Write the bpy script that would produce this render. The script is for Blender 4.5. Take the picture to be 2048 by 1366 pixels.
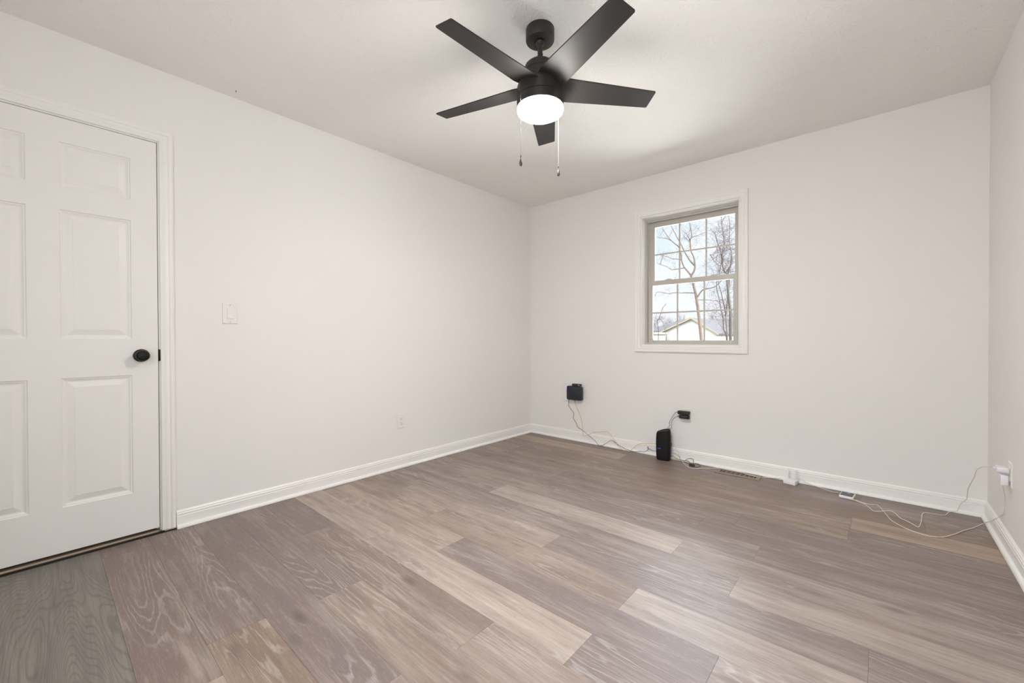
import bpy, bmesh, math, random
from mathutils import Vector, Matrix, Quaternion

for _o in list(bpy.data.objects):
    bpy.data.objects.remove(_o, do_unlink=True)

# ------------------------------------------------------------------ camera, world, lights, exposure
SC = bpy.context.scene
COL = SC.collection
W = 3.3155          # room width (x), back wall at y=0, left wall at x=0
H = 2.44
YB = -4.30          # rear wall
cam = bpy.data.cameras.new('camera')
cam_o = bpy.data.objects.new('camera', cam); COL.objects.link(cam_o)
cam.sensor_width = 36.0; cam.lens = 14.6193; cam.clip_start = 0.02; cam.clip_end = 400
_R = Vector((0.750768, 0.660561, -0.00267)); _U = Vector((-0.003189, 0.007665, 0.999966)); _F = Vector((-0.660558, 0.750734, -0.007861))
_M = Matrix((( _R.x, _U.x, -_F.x, 2.84637), (_R.y, _U.y, -_F.y, -3.53963), (_R.z, _U.z, -_F.z, 1.02296), (0, 0, 0, 1)))
cam_o.matrix_world = _M
SC.camera = cam_o

SC.view_settings.view_transform = 'Standard'
SC.view_settings.look = 'None'
SC.view_settings.exposure = 0.27
SC.view_settings.gamma = 1.0
SC.view_settings.use_curve_mapping = False
try:
    SC.cycles.max_bounces = 12; SC.cycles.diffuse_bounces = 8; SC.cycles.use_denoising = True
except Exception: pass

world = bpy.data.worlds.new('sky'); SC.world = world
world.use_nodes = True
wn = world.node_tree.nodes; wl = world.node_tree.links
wn.clear()
def N(nodes, t, **kw):
    n = nodes.new(t)
    for k, v in kw.items():
        if k == 'i':
            for a, b in v.items(): n.inputs[a].default_value = b
        else: setattr(n, k, v)
    return n
tc = N(wn, 'ShaderNodeTexCoord')
sep = N(wn, 'ShaderNodeSeparateXYZ'); wl.new(tc.outputs['Generated'], sep.inputs[0])
ramp = N(wn, 'ShaderNodeValToRGB'); wl.new(sep.outputs['Z'], ramp.inputs[0])
cr = ramp.color_ramp
cr.elements[0].position = 0.0; cr.elements[0].color = (0.93, 0.93, 0.95, 1)
cr.elements[1].position = 1.0; cr.elements[1].color = (0.82, 0.92, 1.0, 1)
e = cr.elements.new(0.10); e.color = (0.80, 0.87, 0.95, 1)
e = cr.elements.new(0.28); e.color = (0.66, 0.80, 0.95, 1)
nz = N(wn, 'ShaderNodeTexNoise', i={'Scale': 5.0, 'Detail': 5.0, 'Roughness': 0.6}); wl.new(tc.outputs['Generated'], nz.inputs['Vector'])
cl = N(wn, 'ShaderNodeValToRGB'); wl.new(nz.outputs['Fac'], cl.inputs[0])
cl.color_ramp.elements[0].position = 0.42; cl.color_ramp.elements[0].color = (0, 0, 0, 1)
cl.color_ramp.elements[1].position = 0.66; cl.color_ramp.elements[1].color = (1, 1, 1, 1)
mxw = N(wn, 'ShaderNodeMixRGB', i={'Color2': (0.93, 0.94, 0.97, 1)})
wl.new(cl.outputs[0], mxw.inputs['Fac']); wl.new(ramp.outputs[0], mxw.inputs['Color1'])
bg = N(wn, 'ShaderNodeBackground', i={'Strength': 1.0}); wl.new(mxw.outputs[0], bg.inputs['Color'])
# sky strength raised above the visible part, added for room light and floor sheen
gz = N(wn, 'ShaderNodeMapRange', interpolation_type='SMOOTHSTEP'); wl.new(sep.outputs['Z'], gz.inputs[0])
gz.inputs[1].default_value = 0.29; gz.inputs[2].default_value = 0.45; gz.inputs[3].default_value = 1.0; gz.inputs[4].default_value = 15.0
wl.new(gz.outputs[0], bg.inputs['Strength'])
wo = N(wn, 'ShaderNodeOutputWorld'); wl.new(bg.outputs[0], wo.inputs['Surface'])

def area(name, loc, rot, sx, sy, power, color):
    l = bpy.data.lights.new(name, 'AREA'); l.shape = 'RECTANGLE'; l.size = sx; l.size_y = sy
    l.energy = power; l.color = color
    o = bpy.data.objects.new(name, l); COL.objects.link(o); o.location = loc; o.rotation_euler = rot
    return o
# added fill light, set in the added rear window (behind the camera), facing +y
WX0, WX1, WZ0, WZ1 = 1.55, 3.05, 0.75, 2.15
area('rear_fill_light', ((WX0+WX1)/2, YB-0.02, (WZ0+WZ1)/2), (math.radians(90), 0, 0), WX1-WX0-.1, WZ1-WZ0-.1, 20.0, (0.98, 0.99, 1.0))
sun = bpy.data.lights.new('sun', 'SUN'); sun.energy = 38.0; sun.angle = math.radians(1.5); sun.color = (1.0, 0.95, 0.88)
sun_o = bpy.data.objects.new('sun', sun); COL.objects.link(sun_o); sun_o.location = (12, -1, 12)
sun_o.rotation_euler = Vector((-0.80, 0.06, -0.60)).to_track_quat('-Z', 'Y').to_euler()
LAMP = 176.0         # radiance of the fan's light bowl

# ------------------------------------------------------------------ helpers
BASE = {}
def link(name, me_or_none):
    o = bpy.data.objects.new(name, me_or_none); COL.objects.link(o); return o

def obj(name, bm, mat, parent=None, loc=None, smooth=True, angle=35):
    """links a bmesh given in world coordinates as ONE object"""
    me = bpy.data.meshes.new(name)
    base = Vector(loc) if loc else (BASE[parent.name] if parent else Vector((0, 0, 0)))
    bmesh.ops.translate(bm, verts=bm.verts, vec=-base)
    bmesh.ops.recalc_face_normals(bm, faces=bm.faces)
    if smooth:
        for f in bm.faces: f.smooth = True
        ca = math.radians(angle)
        for ed in bm.edges:
            if len(ed.link_faces) == 2 and ed.calc_face_angle(0) > ca: ed.smooth = False
    bm.to_mesh(me); bm.free()
    o = link(name, me)
    for m in (mat if isinstance(mat, (list, tuple)) else [mat]): me.materials.append(m)
    if parent:
        o.parent = parent
        o.location = (0, 0, 0)
    else: o.location = base
    BASE[o.name] = base
    return o
def empty(name, loc):
    o = link(name, None); o.location = loc; o.empty_display_size = 0.05; BASE[o.name] = Vector(loc); return o
def tag(o, label=None, cat=None, group=None, kind=None):
    if label: o['label'] = label
    if cat: o['category'] = cat
    if group: o['group'] = group
    if kind: o['kind'] = kind
    return o

def bx(bm, x0, x1, y0, y1, z0, z1, bev=0.0, seg=2, mi=0, M=None):
    t = bmesh.new()
    bmesh.ops.create_cube(t, size=1.0)
    for v in t.verts:
        v.co = Vector((x0+(v.co.x+.5)*(x1-x0), y0+(v.co.y+.5)*(y1-y0), z0+(v.co.z+.5)*(z1-z0)))
    if bev > 0:
        bmesh.ops.bevel(t, geom=list(t.edges), offset=bev, segments=seg, profile=0.5, affect='EDGES')
    if M is not None: bmesh.ops.transform(t, matrix=M, verts=t.verts)
    join(bm, t, mi); return bm
def join(bm, t, mi=0):
    vm = {}
    for v in t.verts: vm[v] = bm.verts.new(v.co)
    for f in t.faces:
        try:
            nf = bm.faces.new([vm[v] for v in f.verts]); nf.material_index = mi
        except ValueError: pass
    t.free()
def lathe(bm, prof, c, axis='Z', seg=48, mi=0, M=None, a0=0.0, sy=1.0):
    """prof: list of (r, h); revolves round an axis through c"""
    rings = []
    c = Vector(c)
    for r, h in prof:
        ring = []
        if r < 1e-6:
            p = {'Z': Vector((0, 0, h)), 'X': Vector((h, 0, 0)), 'Y': Vector((0, h, 0))}[axis]
            if M: p = M @ p
            ring = [bm.verts.new(c+p)]
        else:
            for i in range(seg):
                a = a0+2*math.pi*i/seg; u, v = r*math.cos(a), r*math.sin(a)*sy
                p = {'Z': Vector((u, v, h)), 'X': Vector((h, u, v)), 'Y': Vector((u, h, v))}[axis]
                if M: p = M @ p
                ring.append(bm.verts.new(c+p))
        rings.append(ring)
    for A, B in zip(rings, rings[1:]):
        for i in range(seg):
            j = (i+1) % seg
            if len(A) == 1 and len(B) == 1: continue
            if len(A) == 1: f = bm.faces.new((A[0], B[i], B[j]))
            elif len(B) == 1: f = bm.faces.new((A[i], A[j], B[0]))
            else: f = bm.faces.new((A[i], A[j], B[j], B[i]))
            f.material_index = mi
    for rg, fl in ((rings[0], True), (rings[-1], False)):
        if len(rg) > 2:
            f = bm.faces.new(rg); f.material_index = mi
    return bm
def smooth_path(pts, n=5):
    P = [Vector(p) for p in pts]
    out = []
    for i in range(len(P)-1):
        p0 = P[max(i-1, 0)]; p1 = P[i]; p2 = P[i+1]; p3 = P[min(i+2, len(P)-1)]
        for k in range(n):
            t = k/n
            out.append(0.5*((2*p1)+(p2-p0)*t+(2*p0-5*p1+4*p2-p3)*t*t+(3*p1-p0-3*p2+p3)*t**3))
    out.append(P[-1]); return out
def tube(bm, pts, r, seg=8, mi=0, cap=True, r1=None):
    P = [Vector(p) for p in pts]
    Q = [P[0]]
    for p in P[1:]:
        if (p-Q[-1]).length > 1e-5: Q.append(p)
    P = Q; n = len(P)
    if n < 2: return bm
    up = None; prev = None
    for i in range(n):
        d = (P[min(i+1, n-1)]-P[max(i-1, 0)])
        if d.length < 1e-9: d = P[min(i+1, n-1)]-P[i]
        d.normalize()
        if up is None:
            up = d.orthogonal().normalized()
        up = (up-d*up.dot(d))
        if up.length < 1e-6: up = d.orthogonal()
        up.normalize(); s = d.cross(up)
        rr = r if r1 is None else r+(r1-r)*i/(n-1)
        ring = [bm.verts.new(P[i]+(up*math.cos(2*math.pi*k/seg)+s*math.sin(2*math.pi*k/seg))*rr) for k in range(seg)]
        if prev:
            for k in range(seg):
                f = bm.faces.new((prev[k], prev[(k+1) % seg], ring[(k+1) % seg], ring[k])); f.material_index = mi
        elif cap: bm.faces.new(ring[::-1]).material_index = mi
        prev = ring
    if cap: bm.faces.new(prev).material_index = mi
    return bm
def extrude_profile(bm, prof, frame, cap=True, closed=False, mi=0):
    """prof: polygon [(a, b)...]; frame: list of functions mapping (a, b) -> point, one per station"""
    rings = [[bm.verts.new(Vector(f(a, b))) for a, b in prof] for f in frame]
    n = len(prof)
    pairs = list(zip(rings, rings[1:]))
    if closed: pairs.append((rings[-1], rings[0]))
    for A, B in pairs:
        for i in range(n):
            j = (i+1) % n
            bm.faces.new((A[i], A[j], B[j], B[i])).material_index = mi
    if cap and not closed:
        bm.faces.new(rings[0][::-1]).material_index = mi; bm.faces.new(rings[-1]).material_index = mi
    return bm

# ------------------------------------------------------------------ materials
def mat(name, color, rough=0.5, metal=0.0, bump=None, spec=0.5, emit=None, estr=0.0, vary=0.0):
    m = bpy.data.materials.new(name); m.use_nodes = True
    nt = m.node_tree; b = nt.nodes['Principled BSDF']
    b.inputs['Base Color'].default_value = (*color, 1); b.inputs['Roughness'].default_value = rough
    b.inputs['Metallic'].default_value = metal; b.inputs['Specular IOR Level'].default_value = spec
    if emit:
        b.inputs['Emission Color'].default_value = (*emit, 1); b.inputs['Emission Strength'].default_value = estr
    tcn = N(nt.nodes, 'ShaderNodeTexCoord')
    if vary or bump:
        sc = bump[0] if bump else 8.0
        nn = N(nt.nodes, 'ShaderNodeTexNoise', i={'Scale': sc, 'Detail': 4.0}); nt.links.new(tcn.outputs['Object'], nn.inputs['Vector'])
        if vary:
            h = N(nt.nodes, 'ShaderNodeMixRGB', i={'Color1': (*[c*(1-vary) for c in color], 1), 'Color2': (*[min(1, c*(1+vary)) for c in color], 1)})
            nt.links.new(nn.outputs['Fac'], h.inputs['Fac']); nt.links.new(h.outputs[0], b.inputs['Base Color'])
        if bump:
            bp = N(nt.nodes, 'ShaderNodeBump', i={'Strength': bump[1], 'Distance': bump[2]})
            nt.links.new(nn.outputs['Fac'], bp.inputs['Height']); nt.links.new(bp.outputs[0], b.inputs['Normal'])
    return m

M_WALL = mat('wall_paint', (0.80, 0.786, 0.768), 0.62, bump=(140.0, 0.12, 0.0015), spec=0.35)
M_TRIM = mat('trim_paint', (0.83, 0.82, 0.80), 0.36)
M_DOOR = mat('door_paint', (0.81, 0.797, 0.78), 0.38)
M_VINYL = mat('window_vinyl', (0.50, 0.475, 0.435), 0.38)
M_REVEAL = M_TRIM
M_BLACK = mat('fan_black', (0.026, 0.024, 0.023), 0.45, spec=0.35)
M_BLADE = mat('fan_blade_black', (0.030, 0.027, 0.026), 0.48, spec=0.22)
M_IRON = mat('knob_black', (0.008, 0.007, 0.006), 0.32, spec=0.28)
M_CHROME = mat('chain_metal', (0.14, 0.135, 0.13), 0.6, 0.4, spec=0.2)
M_PULL = mat('pull_dark_metal', (0.09, 0.085, 0.08), 0.25, 0.8)
M_PLATE = mat('plate_white', (0.80, 0.775, 0.75), 0.35)
M_SLOT = mat('slot_dark', (0.05, 0.045, 0.04), 0.7)
M_SLOTG = mat('slot_shade', (0.25, 0.235, 0.22), 0.7)
M_NAVY = mat('extender_navy', (0.012, 0.016, 0.028), 0.40)
M_GREY = mat('adapter_grey', (0.035, 0.035, 0.045), 0.45)
M_PLAS = mat('modem_black', (0.009, 0.008, 0.0085), 0.55, spec=0.25)
M_CHRG = mat('charger_black', (0.016, 0.016, 0.014), 0.5)
M_LEDB = mat('led_blue', (0.05, 0.10, 0.8), 0.4, emit=(0.22, 0.25, 1.0), estr=3.0)
M_LEDD = mat('led_dim_blue', (0.01, 0.05, 0.25), 0.4, emit=(0.01, 0.07, 0.30), estr=0.22)
M_CBLK = mat('cable_black', (0.045, 0.04, 0.042), 0.5)
M_CYEL = mat('cable_yellow', (0.66, 0.46, 0.16), 0.5)
M_CWHT = mat('cable_white', (0.74, 0.68, 0.63), 0.45)
M_WPLA = mat('gadget_white', (0.78, 0.76, 0.78), 0.35)
M_SCRN = mat('gadget_dark_top', (0.02, 0.018, 0.02), 0.2)
M_VENT = mat('register_taupe', (0.27, 0.215, 0.165), 0.45, 0.2)
M_DUCT = mat('duct_dark', (0.13, 0.10, 0.075), 0.7)
M_THR = mat('threshold_wood', (0.42, 0.33, 0.25), 0.5, vary=0.1)
M_HALL = mat('hall_floor', (0.30, 0.26, 0.22), 0.6, vary=0.15)
M_GAP = mat('gap_black', (0.012, 0.010, 0.009), 0.9)
M_SIDING = mat('siding_white', (0.30, 0.29, 0.275), 0.6, spec=0.05)
M_ROOFG = mat('roof_grey', (0.022, 0.022, 0.024), 0.8, vary=0.10, spec=0.05)
M_FASC = mat('fascia_tan', (0.15, 0.125, 0.095), 0.6, spec=0.05)
M_GRASS = mat('lawn_dry', (0.1, 0.095, 0.07), 0.9, vary=0.2, spec=0.05)
M_BARK = mat('bark_tan', (0.040, 0.030, 0.024), 0.85, bump=(30.0, 0.4, 0.02), vary=0.18, spec=0.05)
M_BARKG = mat('bark_grey', (0.030, 0.027, 0.025), 0.85, bump=(30.0, 0.4, 0.02), vary=0.18, spec=0.05)
M_TWIG = mat('twig_mauve', (0.048, 0.040, 0.045), 0.9, vary=0.15, spec=0.05)
M_TWIGR = mat('twig_rust', (0.052, 0.038, 0.039), 0.9, vary=0.15, spec=0.05)
M_TWIGF = mat('twig_far', (0.056, 0.054, 0.058), 0.9, vary=0.10, spec=0.05)

def glass_mat():
    m = bpy.data.materials.new('window_glass'); m.use_nodes = True
    nt = m.node_tree; nt.nodes.clear()
    tr = N(nt.nodes, 'ShaderNodeBsdfTransparent', i={'Color': (0.97, 0.98, 0.98, 1)})
    gl = N(nt.nodes, 'ShaderNodeBsdfGlossy', i={'Roughness': 0.02, 'Color': (1, 1, 1, 1)})
    fr = N(nt.nodes, 'ShaderNodeFresnel', i={'IOR': 1.45})
    mx = N(nt.nodes, 'ShaderNodeMixShader'); out = N(nt.nodes, 'ShaderNodeOutputMaterial')
    nt.links.new(fr.outputs[0], mx.inputs[0]); nt.links.new(tr.outputs[0], mx.inputs[1]); nt.links.new(gl.outputs[0], mx.inputs[2])
    nt.links.new(mx.outputs[0], out.inputs[0]); return m
M_GLASS = glass_mat()
M_BOWL = mat('light_bowl', (0.9, 0.88, 0.84), 0.4, emit=(1.0, 0.96, 0.92), estr=LAMP)

def ceiling_mat():
    """white ceiling with hand-stomped radial brush strokes"""
    m = bpy.data.materials.new('ceiling_stomp_texture'); m.use_nodes = True
    nt = m.node_tree; n = nt.nodes; L = nt.links; b = n['Principled BSDF']
    b.inputs['Base Color'].default_value = (0.84, 0.825, 0.805, 1); b.inputs['Roughness'].default_value = 0.8
    b.inputs['Specular IOR Level'].default_value = 0.25
    tcn = N(n, 'ShaderNodeTexCoord')
    heights = []
    for k, (sc, off, na) in enumerate(((5.2, (0, 0, 0), 24.0), (4.4, (3.3, 1.7, 0), 21.0))):
        mp = N(n, 'ShaderNodeMapping'); mp.inputs['Location'].default_value = off; L.new(tcn.outputs['Object'], mp.inputs[0])
        dn = N(n, 'ShaderNodeTexNoise', i={'Scale': 14.0, 'Detail': 2.0}); L.new(mp.outputs[0], dn.inputs['Vector'])
        ds = N(n, 'ShaderNodeVectorMath', operation='SUBTRACT'); L.new(dn.outputs['Color'], ds.inputs[0]); ds.inputs[1].default_value = (.5, .5, .5)
        dm = N(n, 'ShaderNodeVectorMath', operation='SCALE'); L.new(ds.outputs[0], dm.inputs[0]); dm.inputs['Scale'].default_value = 0.035
        da = N(n, 'ShaderNodeVectorMath', operation='ADD'); L.new(mp.outputs[0], da.inputs[0]); L.new(dm.outputs[0], da.inputs[1])
        vo = N(n, 'ShaderNodeTexVoronoi', voronoi_dimensions='2D', i={'Scale': sc, 'Randomness': 0.8}); L.new(da.outputs[0], vo.inputs['Vector'])
        sb = N(n, 'ShaderNodeVectorMath', operation='SUBTRACT'); L.new(da.outputs[0], sb.inputs[0]); L.new(vo.outputs['Position'], sb.inputs[1])
        sp = N(n, 'ShaderNodeSeparateXYZ'); L.new(sb.outputs[0], sp.inputs[0])
        at = N(n, 'ShaderNodeMath', operation='ARCTAN2'); L.new(sp.outputs['Y'], at.inputs[0]); L.new(sp.outputs['X'], at.inputs[1])
        nm = N(n, 'ShaderNodeTexNoise', i={'Scale': 22.0, 'Detail': 2.0}); L.new(mp.outputs[0], nm.inputs['Vector'])
        ma = N(n, 'ShaderNodeMath', operation='MULTIPLY_ADD'); L.new(at.outputs[0], ma.inputs[0]); ma.inputs[1].default_value = na
        n5 = N(n, 'ShaderNodeMath', operation='MULTIPLY'); L.new(nm.outputs['Fac'], n5.inputs[0]); n5.inputs[1].default_value = 7.0
        L.new(n5.outputs[0], ma.inputs[2])
        si = N(n, 'ShaderNodeMath', operation='SINE'); L.new(ma.outputs[0], si.inputs[0])
        rp = N(n, 'ShaderNodeValToRGB'); L.new(si.outputs[0], rp.inputs[0])
        rp.color_ramp.elements[0].position = 0.55; rp.color_ramp.elements[1].position = 0.98
        ms = N(n, 'ShaderNodeValToRGB'); L.new(vo.outputs['Distance'], ms.inputs[0])
        ms.color_ramp.elements[0].position = 0.12; ms.color_ramp.elements[0].color = (0, 0, 0, 1)
        ms.color_ramp.elements[1].position = 0.75; ms.color_ramp.elements[1].color = (0, 0, 0, 1)
        ee = ms.color_ramp.elements.new(0.30); ee.color = (1, 1, 1, 1)
        ee = ms.color_ramp.elements.new(0.55); ee.color = (0.8, 0.8, 0.8, 1)
        n2 = N(n, 'ShaderNodeTexNoise', i={'Scale': 48.0, 'Detail': 1.0}); L.new(mp.outputs[0], n2.inputs['Vector'])
        r2 = N(n, 'ShaderNodeValToRGB'); L.new(n2.outputs['Fac'], r2.inputs[0])
        r2.color_ramp.elements[0].position = 0.42; r2.color_ramp.elements[1].position = 0.58
        m1 = N(n, 'ShaderNodeMath', operation='MULTIPLY'); L.new(rp.outputs[0], m1.inputs[0]); L.new(ms.outputs[0], m1.inputs[1])
        m2 = N(n, 'ShaderNodeMath', operation='MULTIPLY'); L.new(m1.outputs[0], m2.inputs[0]); L.new(r2.outputs[0], m2.inputs[1])
        heights.append(m2)
    mxm = N(n, 'ShaderNodeMath', operation='MAXIMUM'); L.new(heights[0].outputs[0], mxm.inputs[0]); L.new(heights[1].outputs[0], mxm.inputs[1])
    bp = N(n, 'ShaderNodeBump', i={'Strength': 0.42, 'Distance': 0.0026}); L.new(mxm.outputs[0], bp.inputs['Height']); L.new(bp.outputs[0], b.inputs['Normal'])
    return m
M_CEIL = ceiling_mat()

def floor_mat():
    """limed oak-look vinyl plank; per-plank data in colour attribute 'plank' (r tone, g warmth, b random)"""
    m = bpy.data.materials.new('oak_plank_floor'); m.use_nodes = True
    nt = m.node_tree; n = nt.nodes; L = nt.links; b = n['Principled BSDF']
    at = N(n, 'ShaderNodeVertexColor'); at.layer_name = 'plank'
    sp = N(n, 'ShaderNodeSeparateColor'); L.new(at.outputs['Color'], sp.inputs[0])
    tcn = N(n, 'ShaderNodeTexCoord')
    so = N(n, 'ShaderNodeSeparateXYZ'); L.new(tcn.outputs['Object'], so.inputs[0])
    def math_(op, a, b_=None, c=None):
        q = N(n, 'ShaderNodeMath', operation=op)
        for i, v in enumerate((a, b_, c)):
            if v is None: continue
            if isinstance(v, (int, float)): q.inputs[i].default_value = v
            else: L.new(v, q.inputs[i])
        return q.outputs[0]
    def mix(fac, c1, c2, bt='MIX'):
        q = N(n, 'ShaderNodeMixRGB', blend_type=bt)
        for k, v in (('Fac', fac), ('Color1', c1), ('Color2', c2)):
            if isinstance(v, (int, float)): q.inputs[k].default_value = v
            elif isinstance(v, tuple): q.inputs[k].default_value = (*v, 1)
            else: L.new(v, q.inputs[k])
        return q.outputs[0]
    def ramp_(x, p0, p1):
        q = N(n, 'ShaderNodeMapRange'); q.clamp = True
        L.new(x, q.inputs[0]); q.inputs[1].default_value = p0; q.inputs[2].default_value = p1
        return q.outputs[0]
    offs = math_('MULTIPLY', sp.outputs['Blue'], 37.0)
    cx = math_('ADD', so.outputs['X'], offs)
    def vec(sx, sy, zoff=0.0):
        q = N(n, 'ShaderNodeCombineXYZ')
        L.new(math_('MULTIPLY', cx, sx), q.inputs[0]); L.new(math_('MULTIPLY', so.outputs['Y'], sy), q.inputs[1]); L.new(math_('ADD', offs, zoff), q.inputs[2])
        return q.outputs[0]
    def noise(v, scale, detail=4.0, rough=0.55, dist=0.0):
        q = N(n, 'ShaderNodeTexNoise', i={'Scale': scale, 'Detail': detail, 'Roughness': rough, 'Distortion': dist}); L.new(v, q.inputs['Vector']); return q.outputs['Fac']
    # broad tonal clouds, long streaks, fine grain
    broad = noise(vec(1.0, 5.0), 2.2, 3.0)
    streak = noise(vec(0.9, 16.0, 3.0), 3.2, 5.0, 0.6, 0.4)
    fine = noise(vec(5.0, 160.0, 5.0), 2.0, 3.0, 0.6)
    mid = noise(vec(2.6, 62.0, 7.0), 2.4, 4.0, 0.65, 0.3)
    # cathedral rings: contour lines of a low-frequency field
    field = noise(vec(0.42, 4.6, 9.0), 1.35, 1.5, 0.4, 0.2)
    wob = noise(vec(6.0, 26.0, 1.0), 2.0, 2.0)
    ph = math_('ADD', math_('MULTIPLY', field, 190.0), math_('MULTIPLY', wob, 6.0))
    ring = math_('SINE', ph)
    ringm = ramp_(ring, 0.50, 0.98)
    patch = ramp_(noise(vec(0.9, 3.0, 21.0), 1.6, 2.0), 0.47, 0.60)
    ringv = math_('MULTIPLY', math_('MULTIPLY', ringm, patch), ramp_(fine, 0.25, 0.6))
    # pores: short dashes
    pore = ramp_(noise(vec(14.0, 240.0, 13.0), 2.0, 1.0), 0.60, 0.72)
    # knots
    vk = N(n, 'ShaderNodeTexVoronoi', i={'Scale': 1.0, 'Randomness': 1.0}); L.new(vec(2.6, 6.5, 17.0), vk.inputs['Vector'])
    knot = math_('MULTIPLY', ramp_(vk.outputs['Distance'], 0.17, 0.02), ramp_(noise(vec(1.0, 4.0, 51.0), 1.7, 1.0), 0.42, 0.55))
    tone = sp.outputs['Red']
    dark = mix(sp.outputs['Green'], (0.196, 0.150, 0.136), (0.220, 0.150, 0.108))
    light = mix(sp.outputs['Green'], (0.52, 0.445, 0.395), (0.52, 0.405, 0.315))
    t2 = math_('ADD', tone, math_('ADD', math_('MULTIPLY', math_('SUBTRACT', streak, 0.5), 0.85), math_('MULTIPLY', math_('SUBTRACT', mid, 0.5), 0.65)))
    t3 = math_('ADD', t2, math_('MULTIPLY', math_('SUBTRACT', broad, 0.5), 1.0))
    base = mix(ramp_(t3, 0.0, 1.0), dark, light)
    # purple-grey smears
    smear = ramp_(noise(vec(1.3, 9.0, 31.0), 2.0, 4.0, 0.6, 0.6), 0.54, 0.72)
    base = mix(math_('MULTIPLY', smear, 0.42), base, (0.135, 0.113, 0.118))
    base = mix(math_('MULTIPLY', math_('SUBTRACT', 1.0, ramp_(fine, 0.3, 0.7)), 0.16), base, (0.12, 0.095, 0.08))
    base = mix(math_('MULTIPLY', ringv, 0.42), base, (0.52, 0.47, 0.44))
    base = mix(math_('MULTIPLY', pore, 0.18), base, (0.60, 0.54, 0.50))
    base = mix(math_('MULTIPLY', knot, 0.65), base, (0.085, 0.062, 0.055))
    # the odd weathered plank run next to the door: greener grey, dark open grain
    am = N(n, 'ShaderNodeAttribute'); am.attribute_name = 'weathered'
    g1 = math_('SINE', math_('ADD', math_('MULTIPLY', noise(vec(0.22, 3.2, 41.0), 1.6, 1.5, 0.45, 0.12), 620.0), math_('MULTIPLY', wob, 4.0)))
    wbase = mix(ramp_(streak, 0.25, 0.75), (0.165, 0.148, 0.128), (0.262, 0.236, 0.207))
    wbase = mix(math_('MULTIPLY', ramp_(g1, 0.35, 0.95), 0.40), wbase, (0.085, 0.078, 0.064))
    wbase = mix(math_('MULTIPLY', ramp_(mid, 0.42, 0.62), 0.35), wbase, (0.10, 0.09, 0.078))
    wbase = mix(math_('MULTIPLY', knot, 0.7), wbase, (0.06, 0.055, 0.05))
    base = mix(am.outputs['Fac'], base, wbase)
    L.new(base, b.inputs['Base Color'])
    rg = math_('ADD', 0.36, math_('MULTIPLY', fine, 0.14)); L.new(rg, b.inputs['Roughness'])
    b.inputs['Specular IOR Level'].default_value = 0.5
    hgt = math_('ADD', math_('MULTIPLY', fine, 0.6), math_('MULTIPLY', noise(vec(60.0, 90.0, 2.0), 3.0, 2.0), 0.8))
    bp = N(n, 'ShaderNodeBump', i={'Strength': 0.30, 'Distance': 0.0009}); L.new(hgt, bp.inputs['Height']); L.new(bp.outputs[0], b.inputs['Normal'])
    return m
M_FLOOR = floor_mat()

# ------------------------------------------------------------------ room shell
T = 0.13
def struct(name, bm, m, loc=None, smooth=False):
    o = obj(name, bm, m, None, loc, smooth=smooth); o['kind'] = 'structure'; return o

# floor: one slab whose top is laid in staggered planks (thin dark joints between them)
PW, PL, Y0 = 0.1785, 1.21, -0.5
rows = { -3: (0.35, .5), -2: (1.20,), -1: (0.62,), 0: (2.739,), 1: (1.524,), 2: (1.05,), 3: (2.11,), 4: (2.417,), 5: (2.115,), 6: (2.405,), 7: (1.617,), 8: (2.113,), 9: (1.257,), 10: (2.11,), 11: (0.60,),
         12: (1.207,), 13: (1.758,), 14: (1.165,), 15: (1.353,), 16: (0.9,), 17: (0.5,), 18: (1.5,), 19: (.2,), 20: (1.,), 21: (.6,)}
# (row, index of the plank counted from the joint: 0 starts at the joint) -> (tone, warmth)
tones = {(-2, -1): (.66, 1.0), (-2, 0): (.20, .6), (-1, 0): (.26, .8), (-1, 1): (.22, .9), (-1, 2): (.22, .9), (0, -1): (.26, .85), (0, 0): (.70, 1.0), (0, -2): (.26, .7), (0, -3): (.4, .7),
         (1, -1): (.30, .7), (1, 0): (.46, .8), (1, 1): (.10, .5), (1, -2): (.34, .6), (2, 0): (.25, .4), (2, 1): (.16, .3), (2, -1): (.30, .4), (3, -1): (.30, .3), (3, 0): (.20, .35), (3, -2): (.42, .5),
         (4, -1): (.38, .3), (4, 0): (.30, .45), (4, -2): (.45, .5), (5, -1): (.70, .5), (5, -2): (.40, .4), (5, 0): (.48, .45), (6, -2): (.26, .1), (6, -1): (.40, .25), (6, 0): (.62, .5), (7, -1): (.58, .6), (7, 0): (.28, .2), (7, 1): (.18, .25), (7, -2): (.45, .5),
         (8, -2): (.52, .75), (8, -1): (.46, .7), (8, 0): (.64, .45), (9, -1): (.66, .7), (9, 0): (.16, .15), (9, 1): (.50, .4), (10, -1): (.72, .6), (10, 0): (.24, .2), (10, -2): (.74, .6),
         (11, -1): (.12, .12), (11, 0): (.32, .65), (11, 1): (.55, .6), (11, 2): (.3, .2), (12, -1): (.16, .15), (12, 0): (.46, .7), (12, 1): (.3, .2), (13, -1): (.14, .25), (13, 0): (.34, .5), (13, -2): (.12, .1),
         (14, -1): (.18, .4), (14, 0): (.36, .9), (14, -2): (.16, .3), (15, -1): (.22, .55), (15, 0): (.72, .7), (15, -2): (.14, .3)}
rnd = random.Random(7)
bm = bmesh.new()
cl_ = bm.loops.layers.color.new('plank')
wl_ = bm.faces.layers.float.new('weathered')
g = 0.00035
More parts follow.
